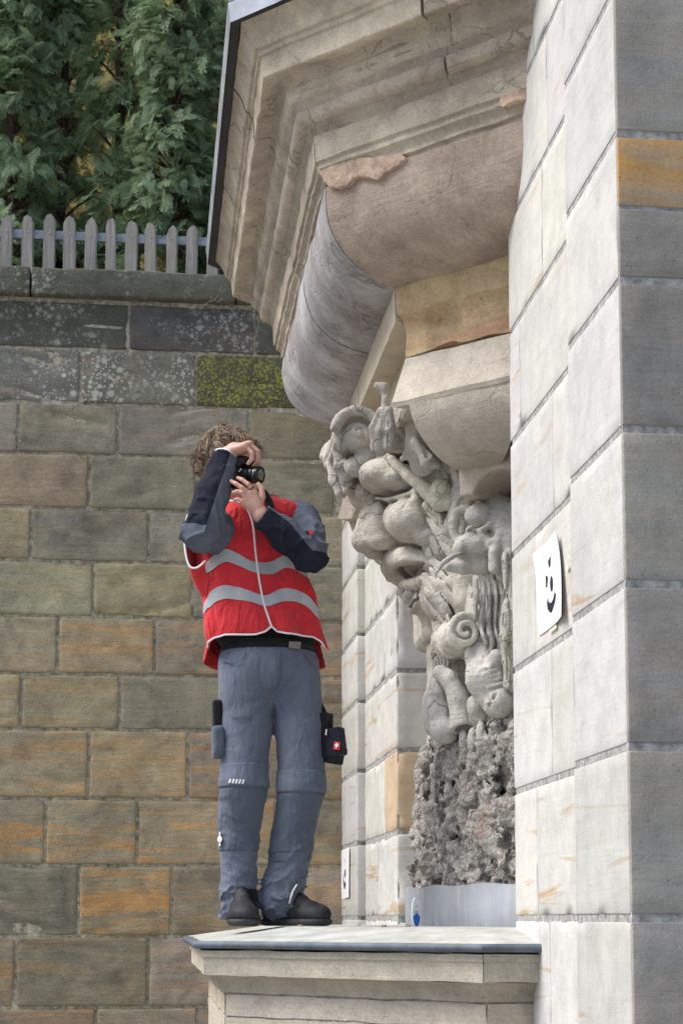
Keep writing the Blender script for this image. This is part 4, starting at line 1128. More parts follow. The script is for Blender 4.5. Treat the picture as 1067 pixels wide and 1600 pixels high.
# scroll volute
F = Field((0.98, 5.82, 2.42), (1.28, 6.4, 2.84), 0.0045)
c = m_(722, 990, 6.02)
R0 = 0.060
F.chain([(c[0], 6.04, c[2]), (c[0] + 0.01, 6.30, c[2])], 0.064, 0.0)
F.chain([m_(698, 985, 6.2), m_(690, 1000, 6.22), m_(700, 1018, 6.18)], [0.03, 0.03, 0.025], 0.02)
a = np.linspace(0, 3.4 * math.pi, 40)
sp = [(c[0] + math.cos(0.9 + t) * R0 * (1 - 0.80 * t / a[-1]), 5.965 - 0.010 * t / a[-1], c[2] + math.sin(0.9 + t) * R0 * (1 - 0.80 * t / a[-1])) for t in a]
F.chain(sp, list(np.linspace(0.014, 0.009, 40)), 0.002)
F.chain([sp[0], (sp[0][0] + 0.008, 5.97, sp[0][2] + 0.02), m_(742, 962, 5.98)], [0.014, 0.016, 0.012], 0.004)
pair(F, 'scroll_volute', (1.2, 1.18, 1.12, 0), seed=41, amp=0.001, both=False)
# beard strands between the scroll and the fruit
F = Field((0.92, 6.05, 2.12), (1.40, 7.3, 2.95), 0.0052)
F.box((1.27, YM, 2.52), (0.13, 0.40, 0.36), 0.05, 0.0)
F.ell(m_(702, 1000, 6.42), (0.06, 0.12, 0.16), 0.03)
for i in range(8):
    t = i / 7
    F.chain([m_(674 + 26 * t, 950 + 6 * (i % 2), 6.48 - 0.24 * t), m_(679 + 22 * t, 985, 6.44 - 0.24 * t), m_(676 + 22 * t, 1020, 6.42 - 0.22 * t), m_(678 + 22 * t, 1055, 6.44 - 0.22 * t)], [0.008, 0.012, 0.011, 0.006], 0.0025)
F.chain([m_(712, 1022, 6.18), m_(734, 1028, 6.14), m_(737, 1060, 6.13), m_(734, 1090, 6.14)], [0.012, 0.010, 0.008, 0.006], 0.005)
groove(F, (1.0, 0.5, 0.1), 0.022, 0.013, 0.016, 9)
half_obj(F, 'beard', seed=43, amp=0.0015).obj('beard', M['carve'], mk, (1.0, 0.98, 0.94, 0))
# fruit, horn and drops
F = Field((0.95, 5.85, 2.08), (1.30, 6.55, 2.62), 0.005)
F.ell(m_(688, 1112, 6.28), (0.058, 0.07, 0.115), 0.0, frame((1, 0, 0.15)))
F.ell(m_(675, 1110, 6.34), (0.040, 0.05, 0.100), 0.008)
F.chain([m_(686, 1062, 6.27), m_(684, 1080, 6.24)], [0.035, 0.03], 0.02)
F.ell(m_(695, 1142, 6.24), (0.055, 0.055, 0.05), 0.02)
pair(F, 'pear', (1.0, 1.0, 1.0, 0), seed=47, amp=0.002, both=False)
F = Field((0.98, 5.85, 2.15), (1.30, 6.45, 2.62), 0.005)
F.chain([m_(688, 1052, 6.21), m_(703, 1062, 6.19), m_(716, 1090, 6.17)], [0.030, 0.034, 0.040], 0.015)
F.chain([m_(716, 1090, 6.17), m_(722, 1138, 6.16)], [0.034, 0.048], 0.012)
F.chain([m_(719, 1096, 6.17), m_(720, 1104, 6.17)], [0.044, 0.044], 0.006)
F.half(m_(722, 1140, 6.16), (0.12, -0.35, -1))
F.chain([m_(721, 1122, 6.16), m_(724, 1150, 6.15)], [0.022, 0.036], 0.004, 'cut')
pair(F, 'horn', (1.05, 1.04, 1.02, 0), seed=53, amp=0.002, both=False)
F = Field((1.0, 5.7, 2.14), (1.40, 6.4, 2.72), 0.0055)
F.chain([m_(741, 1004, 6.06), m_(752, 1020, 6.02), m_(762, 1060, 5.97), m_(778, 1095, 5.96)], [0.022, 0.058, 0.074, 0.062], 0.03)
F.ell(m_(783, 1096, 5.93), (0.062, 0.062, 0.060), 0.004)
for k in range(5):
    q = m_(766 + 2.6 * k, 1042 + 7 * k, 5.93); F.ell(q, (0.055, 0.05, 0.014), 0.006, frame((1, 0.2, 0.30)))
F.ell(m_(775, 1030, 5.90), (0.03, 0.03, 0.035), 0.01)
F.chain([m_(757, 1075, 5.90), m_(766, 1100, 5.90), m_(778, 1078, 5.87)], 0.006, 0.004, 'cut')
pair(F, 'shell_fruit', (1.0, 0.99, 0.99, 0), seed=59, amp=0.005, freq=40, both=False)
F = Field((1.0, 5.85, 2.10), (1.30, 6.3, 2.45), 0.005)
for (u, v, Y, rx, rz) in ((738, 1158, 6.11, 0.020, 0.052), (724, 1155, 6.15, 0.018, 0.040), (751, 1145, 6.06, 0.018, 0.046), (745, 1105, 6.10, 0.04, 0.05), (752, 1120, 6.12, 0.05, 0.05)):
    F.ell(m_(u, v, Y), (rx, rx * 1.2, rz), 0.006)
pair(F, 'drop_leaves', (1.05, 1.04, 1.02, 0), seed=61, amp=0.002, both=False)
# capping block over the mask: fascia with a swelling underside
capF = dict(XF=0.800, YC=5.79, planfn=ab_path)
for a_, b_ in ((0, 1.0), (1.004, 2.0), (2.004, 3.0)):
    ro = 0.05 if a_ == 1.004 else 0.0
    sweep('cap_stone', [(0.078 + ro, Z + 1.950), (0.048 + ro, Z + 1.86), (0.026 + ro, Z + 1.785), (0.034 + ro, Z + 1.770)], a_, b_, M['cap'], mk, (1.12, 1.1, 1.05, 0), amp=0.004, core=0.16, seed=5 + int(a_), chip=0.012, freq=9, **capF)
for a_, b_ in ((0, 0.87), (2.13, 3.0)):
    sweep('cap_cove', arc(0.034, Z + 1.776, 0.25, Z + 1.572, 0.050, 14) + [(0.30, Z + 1.565)], a_, b_, M['cap'], mk, (1.05, 1.03, 1.0, 0), amp=0.004, core=0.16, seed=15 + int(a_), chip=0.012, freq=9, **capF)
# small side corbel
F = Field((0.98, 5.35, 3.02), (1.45, 6.02, 3.42), 0.006)
cc = m_(790, 744, 5.86)
RC = frame((1, -1, 0))
F.box(cc, (0.13, 0.10, 0.072), 0.005, 0.0, RC)
F.ell(cc + RC @ np.array([0.03, 0, -0.10]), (0.115, 0.3, 0.105), 0.005, RC, 'cut')
pair(F, 'side_corbel', (1.1, 1.05, 1.0, 0), M['cap'], amp=0.003, freq=12, seed=3)

# ------------------------------------------------------------------ broken rubble core under the mask and its zinc collar
ZR0, ZR1 = ZS, 2.20
F = half_field(0.93, 1.40, 5.75, ZR0, ZR1 + 0.12, 0.006)
def pill(X, Y, Zc):
    x = (X - 1.38) / 0.275; y = (Y - YM) / 0.90
    taper = 0.06 * np.clip((Zc - 1.7) / 0.6, 0, 1)
    return (np.sqrt(x * x + y * y + 1e-9) - 1 + taper) * 0.30
F.op(pill, F.lo, F.lo + F.h * F.n, 0.0, 'add')
r_ = np.random.default_rng(11)
for i in range(1700):
    zz_ = r_.uniform(ZR0 + 0.16, ZR1 + 0.08); th = r_.uniform(math.pi * 0.5, math.pi * 1.02)
    tp_ = 1 - 0.06 * min(1, max(0, (zz_ - 1.7) / 0.6))
    p = (1.38 + 0.275 * tp_ * math.cos(th), YM - abs(0.90 * tp_ * math.sin(th)), zz_)
    rr = r_.uniform(0.008, 0.022) if i % 11 else r_.uniform(0.025, 0.045)
    q = r_.normal(0, 1, 3)
    fq = frame(q / np.linalg.norm(q)); sz = (rr * r_.uniform(0.6, 1.1), rr * r_.uniform(0.8, 1.3), rr * r_.uniform(0.7, 1.7))
    if i % 5 < 3: F.box(p, sz, 0.15 * min(sz), 0.0015, fq, 'add' if i % 6 else 'cut')
    else: F.ell(p, sz, 0.0015, fq, 'add' if i % 3 else 'cut')
F.disp(lambda x, y, z: -0.012 * fbm(x, y, z * 0.7, 13, 3, 3) + 0.008 * np.abs(fbm(x, y, z * 0.8, 34, 2, 9)) - 0.003)
n = F.n[1]; sym_field(F)
V_, Fc_ = F.net()
rub = setp(link('rubble_core', np_mesh('rubble_core', V_, Fc_, False), M['rubble']), 'rough broken concrete and rubble core between the mask and the zinc collar', 'rubble')
t_ = np.linspace(math.pi * 0.5, math.pi * 1.5, 40)
V, Fq = [], []
for k, (th, dz) in enumerate([(t, z) for t in t_ for z in (0, 1)]):
    w = 0.004 * math.sin(9 * th)
    zt = ZS + 0.148 + 0.004 * math.sin(13 * th)
    V.append((1.40 + (0.375 + w) * math.cos(th), YM + 1.02 * math.sin(th), zt if dz else ZS - 0.01))
V = np.array(V); m = len(V)
Vi = V.copy(); Vi[:, 0] += 0.004
Fq = [[2 * i, 2 * i + 2, 2 * i + 3, 2 * i + 1] for i in range(39)]
Fq += [[m + a for a in f[::-1]] for f in Fq] + [[2 * i + 1, 2 * i + 3, m + 2 * i + 3, m + 2 * i + 1] for i in range(39)]
me = np_mesh('zinc_collar', np.concatenate([V, Vi]), np.array(Fq))
setp(link('zinc_collar', me, M['zinc_streaked']), 'curved bluish zinc flashing collar at the foot of the rubble', 'flashing')

# ------------------------------------------------------------------ paper signs taped to the piers
M['paper'] = mat_plain('white_paper', (0.86, 0.87, 0.89), 0.8, 0.03, 6, 0.05)
M['ink'] = mat_plain('dark_print', (0.018, 0.018, 0.045), 0.6, 0.1, 30)
M['tape'] = mat_plain('masking_tape', (0.70, 0.67, 0.55), 0.6, 0.1, 20)
def paper(corners, X, curl, marks, tapes, label):
    """corners tl, tr, br, bl and marks in photo pixels on the wall plane X"""
    w = [PX(u, v, X) for u, v in corners]
    base = sum(w) / 4
    o0 = setp(empty('paper_sign', tuple(base)), label, 'sign')
    def surf(s, t):                                    # s across, t down
        p = lerp(lerp(w[0], w[1], s), lerp(w[3], w[2], s), t)
        return p + np.array([-0.003 - curl(s, t), 0, 0])
    n = 14
    V = [surf(i / n, j / n) for j in range(n + 1) for i in range(n + 1)]
    V += [p + np.array([0.0006, 0, 0]) for p in V]
    N = (n + 1) ** 2
    Fq = [[j * (n + 1) + i, j * (n + 1) + i + 1, (j + 1) * (n + 1) + i + 1, (j + 1) * (n + 1) + i] for j in range(n) for i in range(n)]
    Fq += [[N + a for a in f[::-1]] for f in Fq]
    link('sheet', np_mesh('sheet', V, Fq), M['paper'], o0)
    a, b, c_, d = [np.array(c, float) for c in corners]
    def st(u, v):                                      # invert the bilinear corner map
        s, t = 0.5, 0.5
        for _ in range(12):
            p = lerp(lerp(w[0], w[1], s), lerp(w[3], w[2], s), t)
            q = PX(u, v, X)
            ds = lerp(w[1] - w[0], w[2] - w[3], t); dt = lerp(w[3] - w[0], w[2] - w[1], s)
            A = np.array([[ds[1], dt[1]], [ds[2], dt[2]]]); r = (q - p)[1:]
            x = np.linalg.solve(A, r); s += x[0]; t += x[1]
        return s, t
    for m in marks:
        P = [surf(*st(u, v)) + np.array([-0.0009, 0, 0]) for u, v in m]
        me = bpy.data.meshes.new('printed_mark'); me.from_pydata([p.tolist() for p in P], [], [list(range(len(P)))])
        link('printed_mark', me, M['ink'], o0)
    for tp in tapes:
        P = [surf(*st(u, v)) * [0, 1, 1] + [X - 0.002 - 0.004, 0, 0] for u, v in tp]
        me = bpy.data.meshes.new('tape'); me.from_pydata([p.tolist() for p in P], [], [list(range(len(P)))])
        link('tape', me, M['tape'], o0)
    return o0
def zo(pts, x0=820, y0=820, k=0.1187): return [(x0 + a * k, y0 + b * k) for a, b in pts]
el = [(388 + 21 * math.cos(a), 778 + 105 * math.sin(a)) for a in np.linspace(0, 2 * math.pi, 18, endpoint=False)]
paper([(841, 866), (877, 829), (889, 962), (843, 994)], XW, lambda s, t: 0.020 * s ** 3 * t ** 2 + 0.018 * (1 - t) ** 4 * (0.4 + abs(s - 0.5)) + 0.004 * math.sin(3.1 * t),
      [zo([(340, 480), (378, 408), (374, 535), (353, 572)]), zo([(308, 660), (337, 688), (328, 815), (310, 832)]), zo(el),
       zo([(332, 950), (340, 1000), (358, 1030), (385, 1022), (412, 975), (432, 880), (456, 914), (440, 1010), (410, 1095), (382, 1158), (350, 1150), (326, 1110), (320, 1040)])],
      [zo([(565, 520), (605, 545), (600, 590), (565, 610)]), zo([(340, 1390), (435, 1310), (440, 1360), (350, 1425)]), zo([(380, 190), (430, 120), (435, 190), (395, 250)])],
      'white paper sign with a dark winking smiley taped to the near pier')
el = [(137 + 7 * math.cos(a), 430 + 45 * math.sin(a)) for a in np.linspace(0, 2 * math.pi, 14, endpoint=False)]
z2 = lambda p: zo(p, 520, 1300, 0.15)
paper(z2([(78, 200), (187, 155), (183, 678), (97, 700)]), XP, lambda s, t: 0.006 * s * s,
      [z2([(133, 300), (138, 262), (137, 310), (133, 322)]), z2(el), z2([(116, 440), (120, 440), (121, 500), (130, 540), (140, 510), (143, 545), (136, 590), (126, 592), (115, 520)])],
      [], 'small white paper sign with a smiley on the far pier beside the person')

# ------------------------------------------------------------------ little oval tag standing against the zinc collar
tg = setp(empty('oval_tag', tuple(PY(650, 1448, 6.35))), 'small white and blue oval tag standing on the ledge against the zinc collar', 'tag')
c0 = PY(650.5, 1425, 6.33); hw, hh = 0.016, 0.054
def oval(name, off, th, z_hi, mat, wav=0):
    bm = bmesh.new()
    A = np.linspace(0, 2 * math.pi, 40, endpoint=False)
    pts = [(hw * math.cos(a) * (1 if True else 1), hh * math.sin(a)) for a in A]
    if z_hi is not None:
        pts = [(x, min(z, z_hi + 0.006 * math.cos(math.pi * x / hw * 1.0))) for x, z in pts]
    # yawed so that it looks towards the person
    ex = np.array([0.93, 0.36, 0]); ny = np.array([0.36, -0.93, 0])
    fr = [bm.verts.new(c0 + ex * x + ny * off + np.array([0, 0, z])) for x, z in pts]
    bk = [bm.verts.new(c0 + ex * x + ny * (off - th) + np.array([0, 0, z])) for x, z in pts]
    bm.faces.new(fr); bm.faces.new(bk[::-1])
    for i in range(40): bm.faces.new((fr[i], fr[(i + 1) % 40], bk[(i + 1) % 40], bk[i]))
    return link(name, bm_mesh(name, bm), mat, tg)
oval('plate', 0.0, 0.012, None, M['paper'])
oval('blue_wave', 0.0012, 0.002, -0.010, mat_plain('blue_print', (0.03, 0.16, 0.62), 0.4, 0.1, 20))
bm = bmesh.new()
for k, (z0_, wd) in enumerate(((0.018, 0.005), (0.002, 0.008), (-0.004, 0.008))):
    ex = np.array([0.93, 0.36, 0]); ny = np.array([0.36, -0.93, 0])
    q = [c0 + ex * a + ny * 0.0011 + np.array([0, 0, b]) for a, b in ((-wd, z0_), (wd, z0_), (wd, z0_ + 0.0025), (-wd, z0_ + 0.0025))]
    bm.faces.new([bm.verts.new(p) for p in q])
link('printed_lines', bm_mesh('printed_lines', bm), mat_plain('grey_print', (0.35, 0.36, 0.4), 0.6, 0.1, 30), tg)

# ------------------------------------------------------------------ the person with the camera
YP = 6.29
PM = 0.002335                                             # metres in one photo pixel at the person
def p_(u, v, dy=0.0): return PY(u, v, YP + dy)
foot = p_(425, 1447)
pe = setp(empty('person', (foot[0], YP, ZS)), 'person in red reflective vest and grey-blue work trousers photographing from the ledge', 'person')
M['skin'] = (lambda t: (lambda co: t.done(t.mix(t.ramp(t.noise(co, 30, 4), 0.35, 0.7), (0.60, 0.37, 0.29), (0.56, 0.29, 0.23)), 0.5, t.bump(t.noise(co, 200, 3), 0.15, 0.002), 0.4))(t.coords(False)))(NT('skin'))
M['skin'].node_tree.nodes['Principled BSDF'].inputs['Subsurface Weight'].default_value = 0.08
M['skin'].node_tree.nodes['Principled BSDF'].inputs['Subsurface Radius'].default_value = (0.01, 0.004, 0.002)
M['trouser'] = mat_cloth('grey_blue_canvas', (0.125, 0.148, 0.195), fold=0.45)
M['knee'] = mat_cloth('grey_blue_knee', (0.10, 0.12, 0.16), fold=0.45)
M['navy'] = mat_cloth('black_navy_panel', (0.016, 0.019, 0.030), fold=0.25)
M['black'] = mat_cloth('black_cloth', (0.010, 0.010, 0.012), fold=0.2)
M['jgrey'] = mat_cloth('grey_jacket', (0.12, 0.135, 0.165), fold=0.3)
M['vest'] = mat_cloth('red_vest', (0.64, 0.034, 0.044), fold=0.7, noise_amt=0.10)
M['refl'] = mat_plain('silver_reflective', (0.42, 0.44, 0.46), 0.55, 0.1, 8, 0.1)
M['piping'] = mat_plain('white_piping', (0.80, 0.80, 0.82), 0.7, 0.05, 30)
M['shoe'] = mat_plain('black_leather', (0.026, 0.027, 0.030), 0.68, 0.45, 22, 0.6, bscale=70)
M['sole'] = mat_plain('rubber_sole', (0.05, 0.051, 0.055), 0.75, 0.3, 20, 0.4)
M['hair'] = (lambda t: (lambda co: t.done(t.mix(t.ramp(t.noise(co, 45, 5), 0.35, 0.7), (0.19, 0.135, 0.09), (0.44, 0.335, 0.235)), 0.55, None, 0.4))(t.coords(False)))(NT('curly_hair'))

# joints (photo pixels and depth): the right arm is raised, the left arm crosses the chest
SH_R, EL_R, WR_R = p_(350, 826, 0.0), p_(312, 832, -0.24), p_(352, 713, -0.17)
SH_L, EL_L, WR_L = p_(468, 812, 0.02), p_(484, 866, -0.19), p_(408, 805, -0.235)
HEAD = p_(360, 727, 0.02)
LOOK = np.array([0.80, -0.60, -0.06]); LOOK /= np.linalg.norm(LOOK)
HF = frame(LOOK)                                          # columns: forward, side, up
def hd(f, s, u): return HEAD + HF @ np.array([f, s, u])
# body: one skin mesh, head, neck, trunk, limbs and hands
Fb = Field(p_(285, 655)[0] * np.array([1, 0, 0]) + np.array([0, YP - 0.42, ZS + 0.02]), (p_(520, 655)[0], YP + 0.22, p_(350, 665)[2] + 0.04), 0.008)
Fb.ell(HEAD + HF @ np.array([-0.012, 0, 0.015]), (0.092, 0.074, 0.108), 0.0, HF)
Fb.ell(hd(0.03, 0, -0.055), (0.062, 0.055, 0.062), 0.02, HF)
Fb.ell(hd(0.098, 0, -0.012), (0.020, 0.014, 0.024), 0.008, HF)
Fb.ell(hd(0.082, 0, -0.062), (0.018, 0.028, 0.012), 0.006, HF)
for sg in (-1, 1):
    Fb.ell(hd(0.085, sg * 0.032, 0.012), (0.012, 0.016, 0.010), 0.006, HF, 'cut')
    Fb.ell(hd(0.078, sg * 0.032, 0.012), (0.012, 0.013, 0.011), 0.003, HF)
    Fb.ell(hd(-0.012, sg * 0.076, 0.0), (0.018, 0.009, 0.030), 0.004, HF)
NECK = p_(405, 800, 0.02)
Fb.chain([hd(-0.02, 0, -0.06), p_(396, 790, 0.02), p_(410, 812, 0.02)], [0.055, 0.056, 0.07], 0.02)
Fb.chain([SH_R, NECK + [0, 0, -0.05], SH_L], [0.07, 0.09, 0.07], 0.03)
Fb.ell(p_(412, 870, 0.02), (0.155, 0.10, 0.20), 0.04)
Fb.ell(p_(420, 965, 0.01), (0.145, 0.095, 0.18), 0.04)
Fb.ell(p_(421, 1045, 0.01), (0.165, 0.11, 0.12), 0.04)
Fb.chain([SH_R, EL_R, WR_R], [0.050, 0.042, 0.028], 0.02); Fb.chain([SH_L, EL_L, WR_L], [0.050, 0.042, 0.028], 0.02)
KN_R, AN_R = p_(381, 1228, -0.03), p_(375, 1412, 0.02)
KN_L, AN_L = p_(472, 1230, -0.04), p_(446, 1400, 0.03)
HP_R, HP_L = p_(382, 1065, 0.01), p_(461, 1065, 0.01)
Fb.chain([HP_R, KN_R, AN_R], [0.082, 0.058, 0.040], 0.02); Fb.chain([HP_L, KN_L, AN_L], [0.082, 0.058, 0.040], 0.02)
Fb.chain([AN_R, p_(378, 1437, -0.05)], [0.035, 0.025], 0.02); Fb.chain([AN_L, p_(470, 1435, 0.0)], [0.035, 0.025], 0.02)
Vb, Fcb = Fb.net()
# hands, modelled finely
def finger(F, pts, r0=0.0092, r1=0.0072, k=0.003):
    n = len(pts); F.chain(pts, list(np.linspace(r0, r1, n)), k)
HW = -0.17
Fh = Field(p_(335, 735, -0.3) * [1, 1, 1] + [-0.02, -0.02, -0.02], p_(412, 682, -0.05) + [0.02, 0.04, 0.02], 0.0024)
Fh.chain([WR_R + [-0.02, 0, -0.03], WR_R + [0.004, 0, 0.006], p_(366, 702, HW)], [0.028, 0.026, 0.026], 0.01)
kn = [p_(384, 696, HW - 0.040), p_(389, 694, HW - 0.016), p_(391, 694, HW + 0.008), p_(390, 697, HW + 0.030)]
for q in kn: Fh.chain([p_(364, 704, HW + (q[1] - YP - HW) * 0.5), q], [0.020, 0.0135], 0.010)
finger(Fh, [kn[0], p_(394, 708, HW - 0.048), p_(394, 717, HW - 0.044), p_(388, 724, HW - 0.036)])
finger(Fh, [kn[1], p_(402, 705, HW - 0.022), p_(402, 721, HW - 0.018), p_(396, 729, HW - 0.008)], 0.0096)
finger(Fh, [kn[2], p_(404, 706, HW + 0.008), p_(404, 723, HW + 0.008), p_(398, 733, HW + 0.014)])
finger(Fh, [kn[3], p_(401, 708, HW + 0.034), p_(402, 722, HW + 0.034), p_(397, 730, HW + 0.036)], 0.0084, 0.0066)
Fh.ell(p_(376, 703, HW - 0.012), (0.028, 0.042, 0.018), 0.01)
finger(Fh, [p_(364, 708, HW + 0.03), p_(368, 716, HW + 0.05), p_(374, 724, HW + 0.055), p_(380, 728, HW + 0.05)], 0.013, 0.0085)
Vh1, Fh1 = Fh.net()
HL = -0.235
Fh = Field(p_(355, 825, -0.34) + [-0.02, 0, -0.02], p_(425, 738, -0.14) + [0.02, 0.02, 0.02], 0.0024)
Fh.chain([WR_L + [0.02, 0, -0.02], WR_L, p_(398, 787, HL)], [0.029, 0.028, 0.024], 0.01)
kl = [p_(398, 770, HL - 0.006), p_(390, 772, HL - 0.014), p_(384, 778, HL - 0.016), p_(382, 787, HL - 0.012)]
for q in kl: Fh.chain([p_(400, 793, HL), q], [0.022, 0.0125], 0.010)
finger(Fh, [kl[0], p_(388, 757, HL - 0.012), p_(379, 750, HL - 0.004), p_(372, 747, HL + 0.006)])
finger(Fh, [kl[1], p_(378, 762, HL - 0.022), p_(369, 756, HL - 0.016), p_(362, 752, HL - 0.006)], 0.0096)
finger(Fh, [kl[2], p_(378, 770, HL - 0.024), p_(371, 768, HL - 0.020), p_(365, 770, HL - 0.010)])
finger(Fh, [kl[3], p_(378, 783, HL - 0.020), p_(372, 780, HL - 0.018), p_(367, 781, HL - 0.010)], 0.0084, 0.0066)
finger(Fh, [p_(405, 790, HL + 0.006), p_(410, 776, HL + 0.012), p_(409, 764, HL + 0.016), p_(404, 757, HL + 0.020)], 0.013, 0.009)
Vh2, Fh2 = Fh.net()
Vall = np.concatenate([Vb, Vh1, Vh2]); Fall = np.concatenate([Fcb, Fh1 + len(Vb), Fh2 + len(Vb) + len(Vh1)])
body = link('body', np_mesh('body', Vall, Fall), M['skin'], pe)
# nails and ring
for q, d in ((p_(363, 751, HL - 0.012), (-0.7, -0.4, 0.5)), (p_(373, 746.5, HL + 0.0), (-0.8, -0.4, 0.5))):
    Fn = Field(np.array(q) - 0.02, np.array(q) + 0.02, 0.0015); Fn.ell(q, (0.006, 0.0045, 0.0022), 0.0, frame(d, (0.3, -1, 0.4)))
    Fn.obj('nail', mat_plain('nail', (0.72, 0.52, 0.47), 0.3, 0.05, 30), body)
a = np.linspace(0, 2 * math.pi, 20)
ax_ = np.array(p_(388, 757, HL - 0.012)) - kl[0]; fr_ = frame(ax_)
rc = lerp(np.array(kl[0]), np.array(p_(388, 757, HL - 0.012)), 0.5)
tube('ring', [rc + 0.0095 * (fr_[:, 1] * math.cos(t) + fr_[:, 2] * math.sin(t)) for t in a], 0.0022, mat_plain('dark_ring', (0.02, 0.02, 0.022), 0.25, 0.1, 30, metal=0.7), pe)

# hair: a cap with loose curls
Fh = Field(HEAD - 0.17, HEAD + 0.17, 0.005)
Fh.ell(hd(-0.018, 0, 0.028), (0.098, 0.086, 0.100), 0.0, HF)
Fh.half(hd(0.055, 0, 0.02), (1.0, 0, -0.62) @ HF.T if False else HF @ np.array([0.9, 0, -0.75]))
Fh.half(hd(0, 0, -0.075), HF @ np.array([0.15, 0, -1]))
Fh.disp(lambda x, y, z: -0.012 * fbm(x, y, z, 38, 2, 4))
hair = Fh.obj('hair', M['hair'], pe)
r_ = np.random.default_rng(21)
Vs, Fs, n0 = [], [], 0
for i in range(330):
    d = r_.normal(0, 1, 3); d /= np.linalg.norm(d)
    if d[0] * 0.9 - d[2] * 0.75 > 0.42 or d[2] < -0.62 or (d[0] > 0.25 and d[2] < 0.2): continue
    base = hd(-0.018 + d[0] * 0.092, d[1] * 0.080, 0.028 + d[2] * 0.093)
    out = HF @ d
    tang = np.array([0, 0, -0.8]) + HF @ np.array([0.3, 0, 0]) + r_.normal(0, 0.65, 3); tang -= out * (tang @ out) * 0.8; tang /= np.linalg.norm(tang)
    bi = np.cross(out, tang)
    L = r_.uniform(0.04, 0.085); R = r_.uniform(0.004, 0.010); ph = r_.uniform(0, 6.28); tw = r_.uniform(3.0, 6.5)
    for k in range(11):
        ob = bi * r_.normal(0, 0.005) + out * r_.normal(0, 0.003); fr_k = r_.uniform(0.8, 1.25); l_k = L * r_.uniform(0.75, 1.15); sp_k = r_.normal(0, 0.006, 3)
        pts = [base + ob + sp_k * s * s + tang * l_k * s + out * (0.004 + 0.022 * math.sin(s * 2.8) + R * fr_k * math.cos(ph + tw * s)) + bi * R * 1.4 * fr_k * math.sin(ph + tw * s) for s in np.linspace(0, 1, 9)]
        rr = r_.uniform(0.0009, 0.0017)
        a, f = tube_np(pts, [rr * q for q in (0.9, 1, 1, 1, 1, 0.9, 0.8, 0.6, 0.3)], 3, False)
        Vs.append(a); Fs.append(np.array(f) + n0); n0 += len(a)
setp(link('curls', np_mesh('curls', np.concatenate(Vs), np.concatenate(Fs)), M['hair'], hair), None, None, None, 'stuff')

# trousers
Ft = Field((p_(328, 1000)[0] - 0.02, YP - 0.20, ZS + 0.012), (p_(520, 1000)[0] + 0.02, YP + 0.20, p_(420, 1000)[2]), 0.006)
Ft.ell(p_(420, 1045, 0.01), (0.188, 0.130, 0.15), 0.0)
Ft.chain([p_(420, 1000, 0.01), p_(420, 1030, 0.01)], 0.13, 0.03)
Ft.chain([p_(384, 1070, 0.005), p_(383, 1135, 0), p_(381, 1228, -0.025), p_(373, 1318, 0.005), p_(372, 1390, 0.015), p_(374, 1428, 0.015)], [0.103, 0.096, 0.083, 0.068, 0.060, 0.068], 0.02)
Ft.chain([p_(461, 1070, 0.005), p_(469, 1140, 0), p_(471, 1230, -0.035), p_(455, 1320, 0.01), p_(444, 1375, 0.02), p_(438, 1404, 0.02)], [0.096, 0.089, 0.083, 0.072, 0.068, 0.076], 0.02)
Ft.half(p_(420, 1006), (0.04, 0, 1))
lowz = p_(400, 1235)[2]; midz = p_(400, 1120)[2]
def folds(x, y, z):
    low = np.clip((lowz + 0.02 - z) / 0.12, 0, 1); up = np.clip((z - midz) / 0.2, 0, 1)
    xx = x + 0.05 * vnoise(x, y, z, 7, 3)
    w = vnoise(x * 0.9 + z * 0.9, y * 0.9, z * 1.4 - x * 1.0, 11, 7); w2 = vnoise(x * 1.3 - z * 1.1, y, z * 1.5 + x * 0.6, 19, 9)
    amt = 0.55 + 0.45 * vnoise(x, y, z, 5, 12)
    ridge = np.exp(-(np.abs(w) / 0.16) ** 1.3); r2 = np.exp(-(np.abs(w2) / 0.14) ** 1.3)
    bot = np.clip((p_(400, 1350)[2] - z) / 0.12, 0, 1)
    crotch = np.exp(-(((x - p_(427, 1105)[0]) / 0.10) ** 2 + ((z - p_(427, 1105)[2]) / 0.11) ** 2))
    fan = np.abs(np.sin(26 * np.arctan2(z - p_(427, 1090)[2], x - p_(427, 1090)[0] + 1e-6) * 0.22 + 2 * vnoise(x, y, z, 6, 3)))
    return -(low * amt * (0.012 * ridge + 0.008 * r2) + bot * 0.010 * r2 + (1 - low) * (0.004 * vnoise(x * 1.5, y, z * 0.5, 13, 4) + 0.005 * amt * ridge) + 0.008 * crotch * (fan - 0.5))
Ft.disp(folds)
Ft.half(p_(374, 1434), (-0.1, -0.25, -1), 0.003)
# the left trouser leg ends a little higher, slanting
cL = p_(445, 1412, -0.08)
def cutL(X, Y, Zc):
    n = np.array([0.30, -0.1, -0.95]); n /= np.linalg.norm(n); q = p_(443, 1413, -0.08)
    side = (X - p_(404, 1400)[0])
    return np.maximum(-((-(X - q[0]) * -n[0]) + (Y - q[1]) * n[1] + (Zc - q[2]) * n[2]) * 1.0, -side)
Vt, Fct = Ft.net()
tr = link('trousers', np_mesh('trousers', Vt, Fct), M['trouser'], pe)
def band(v0, v1, u0, u1, front=True):
    z0, z1 = p_(400, v1)[2], p_(400, v0)[2]; x0, x1 = p_(u0, 1200)[0], p_(u1, 1200)[0]
    return lambda c, n: (c[:, 2] > z0) & (c[:, 2] < z1) & (c[:, 0] > x0) & (c[:, 0] < x1) & ((n[:, 1] < 0.35) if front else True)
panel('knee_flap', Vt, Fct, band(1196, 1232, 330, 424), 0.004, M['trouser'], tr)
panel('knee_flap', Vt, Fct, band(1206, 1240, 427, 520), 0.004, M['trouser'], tr)
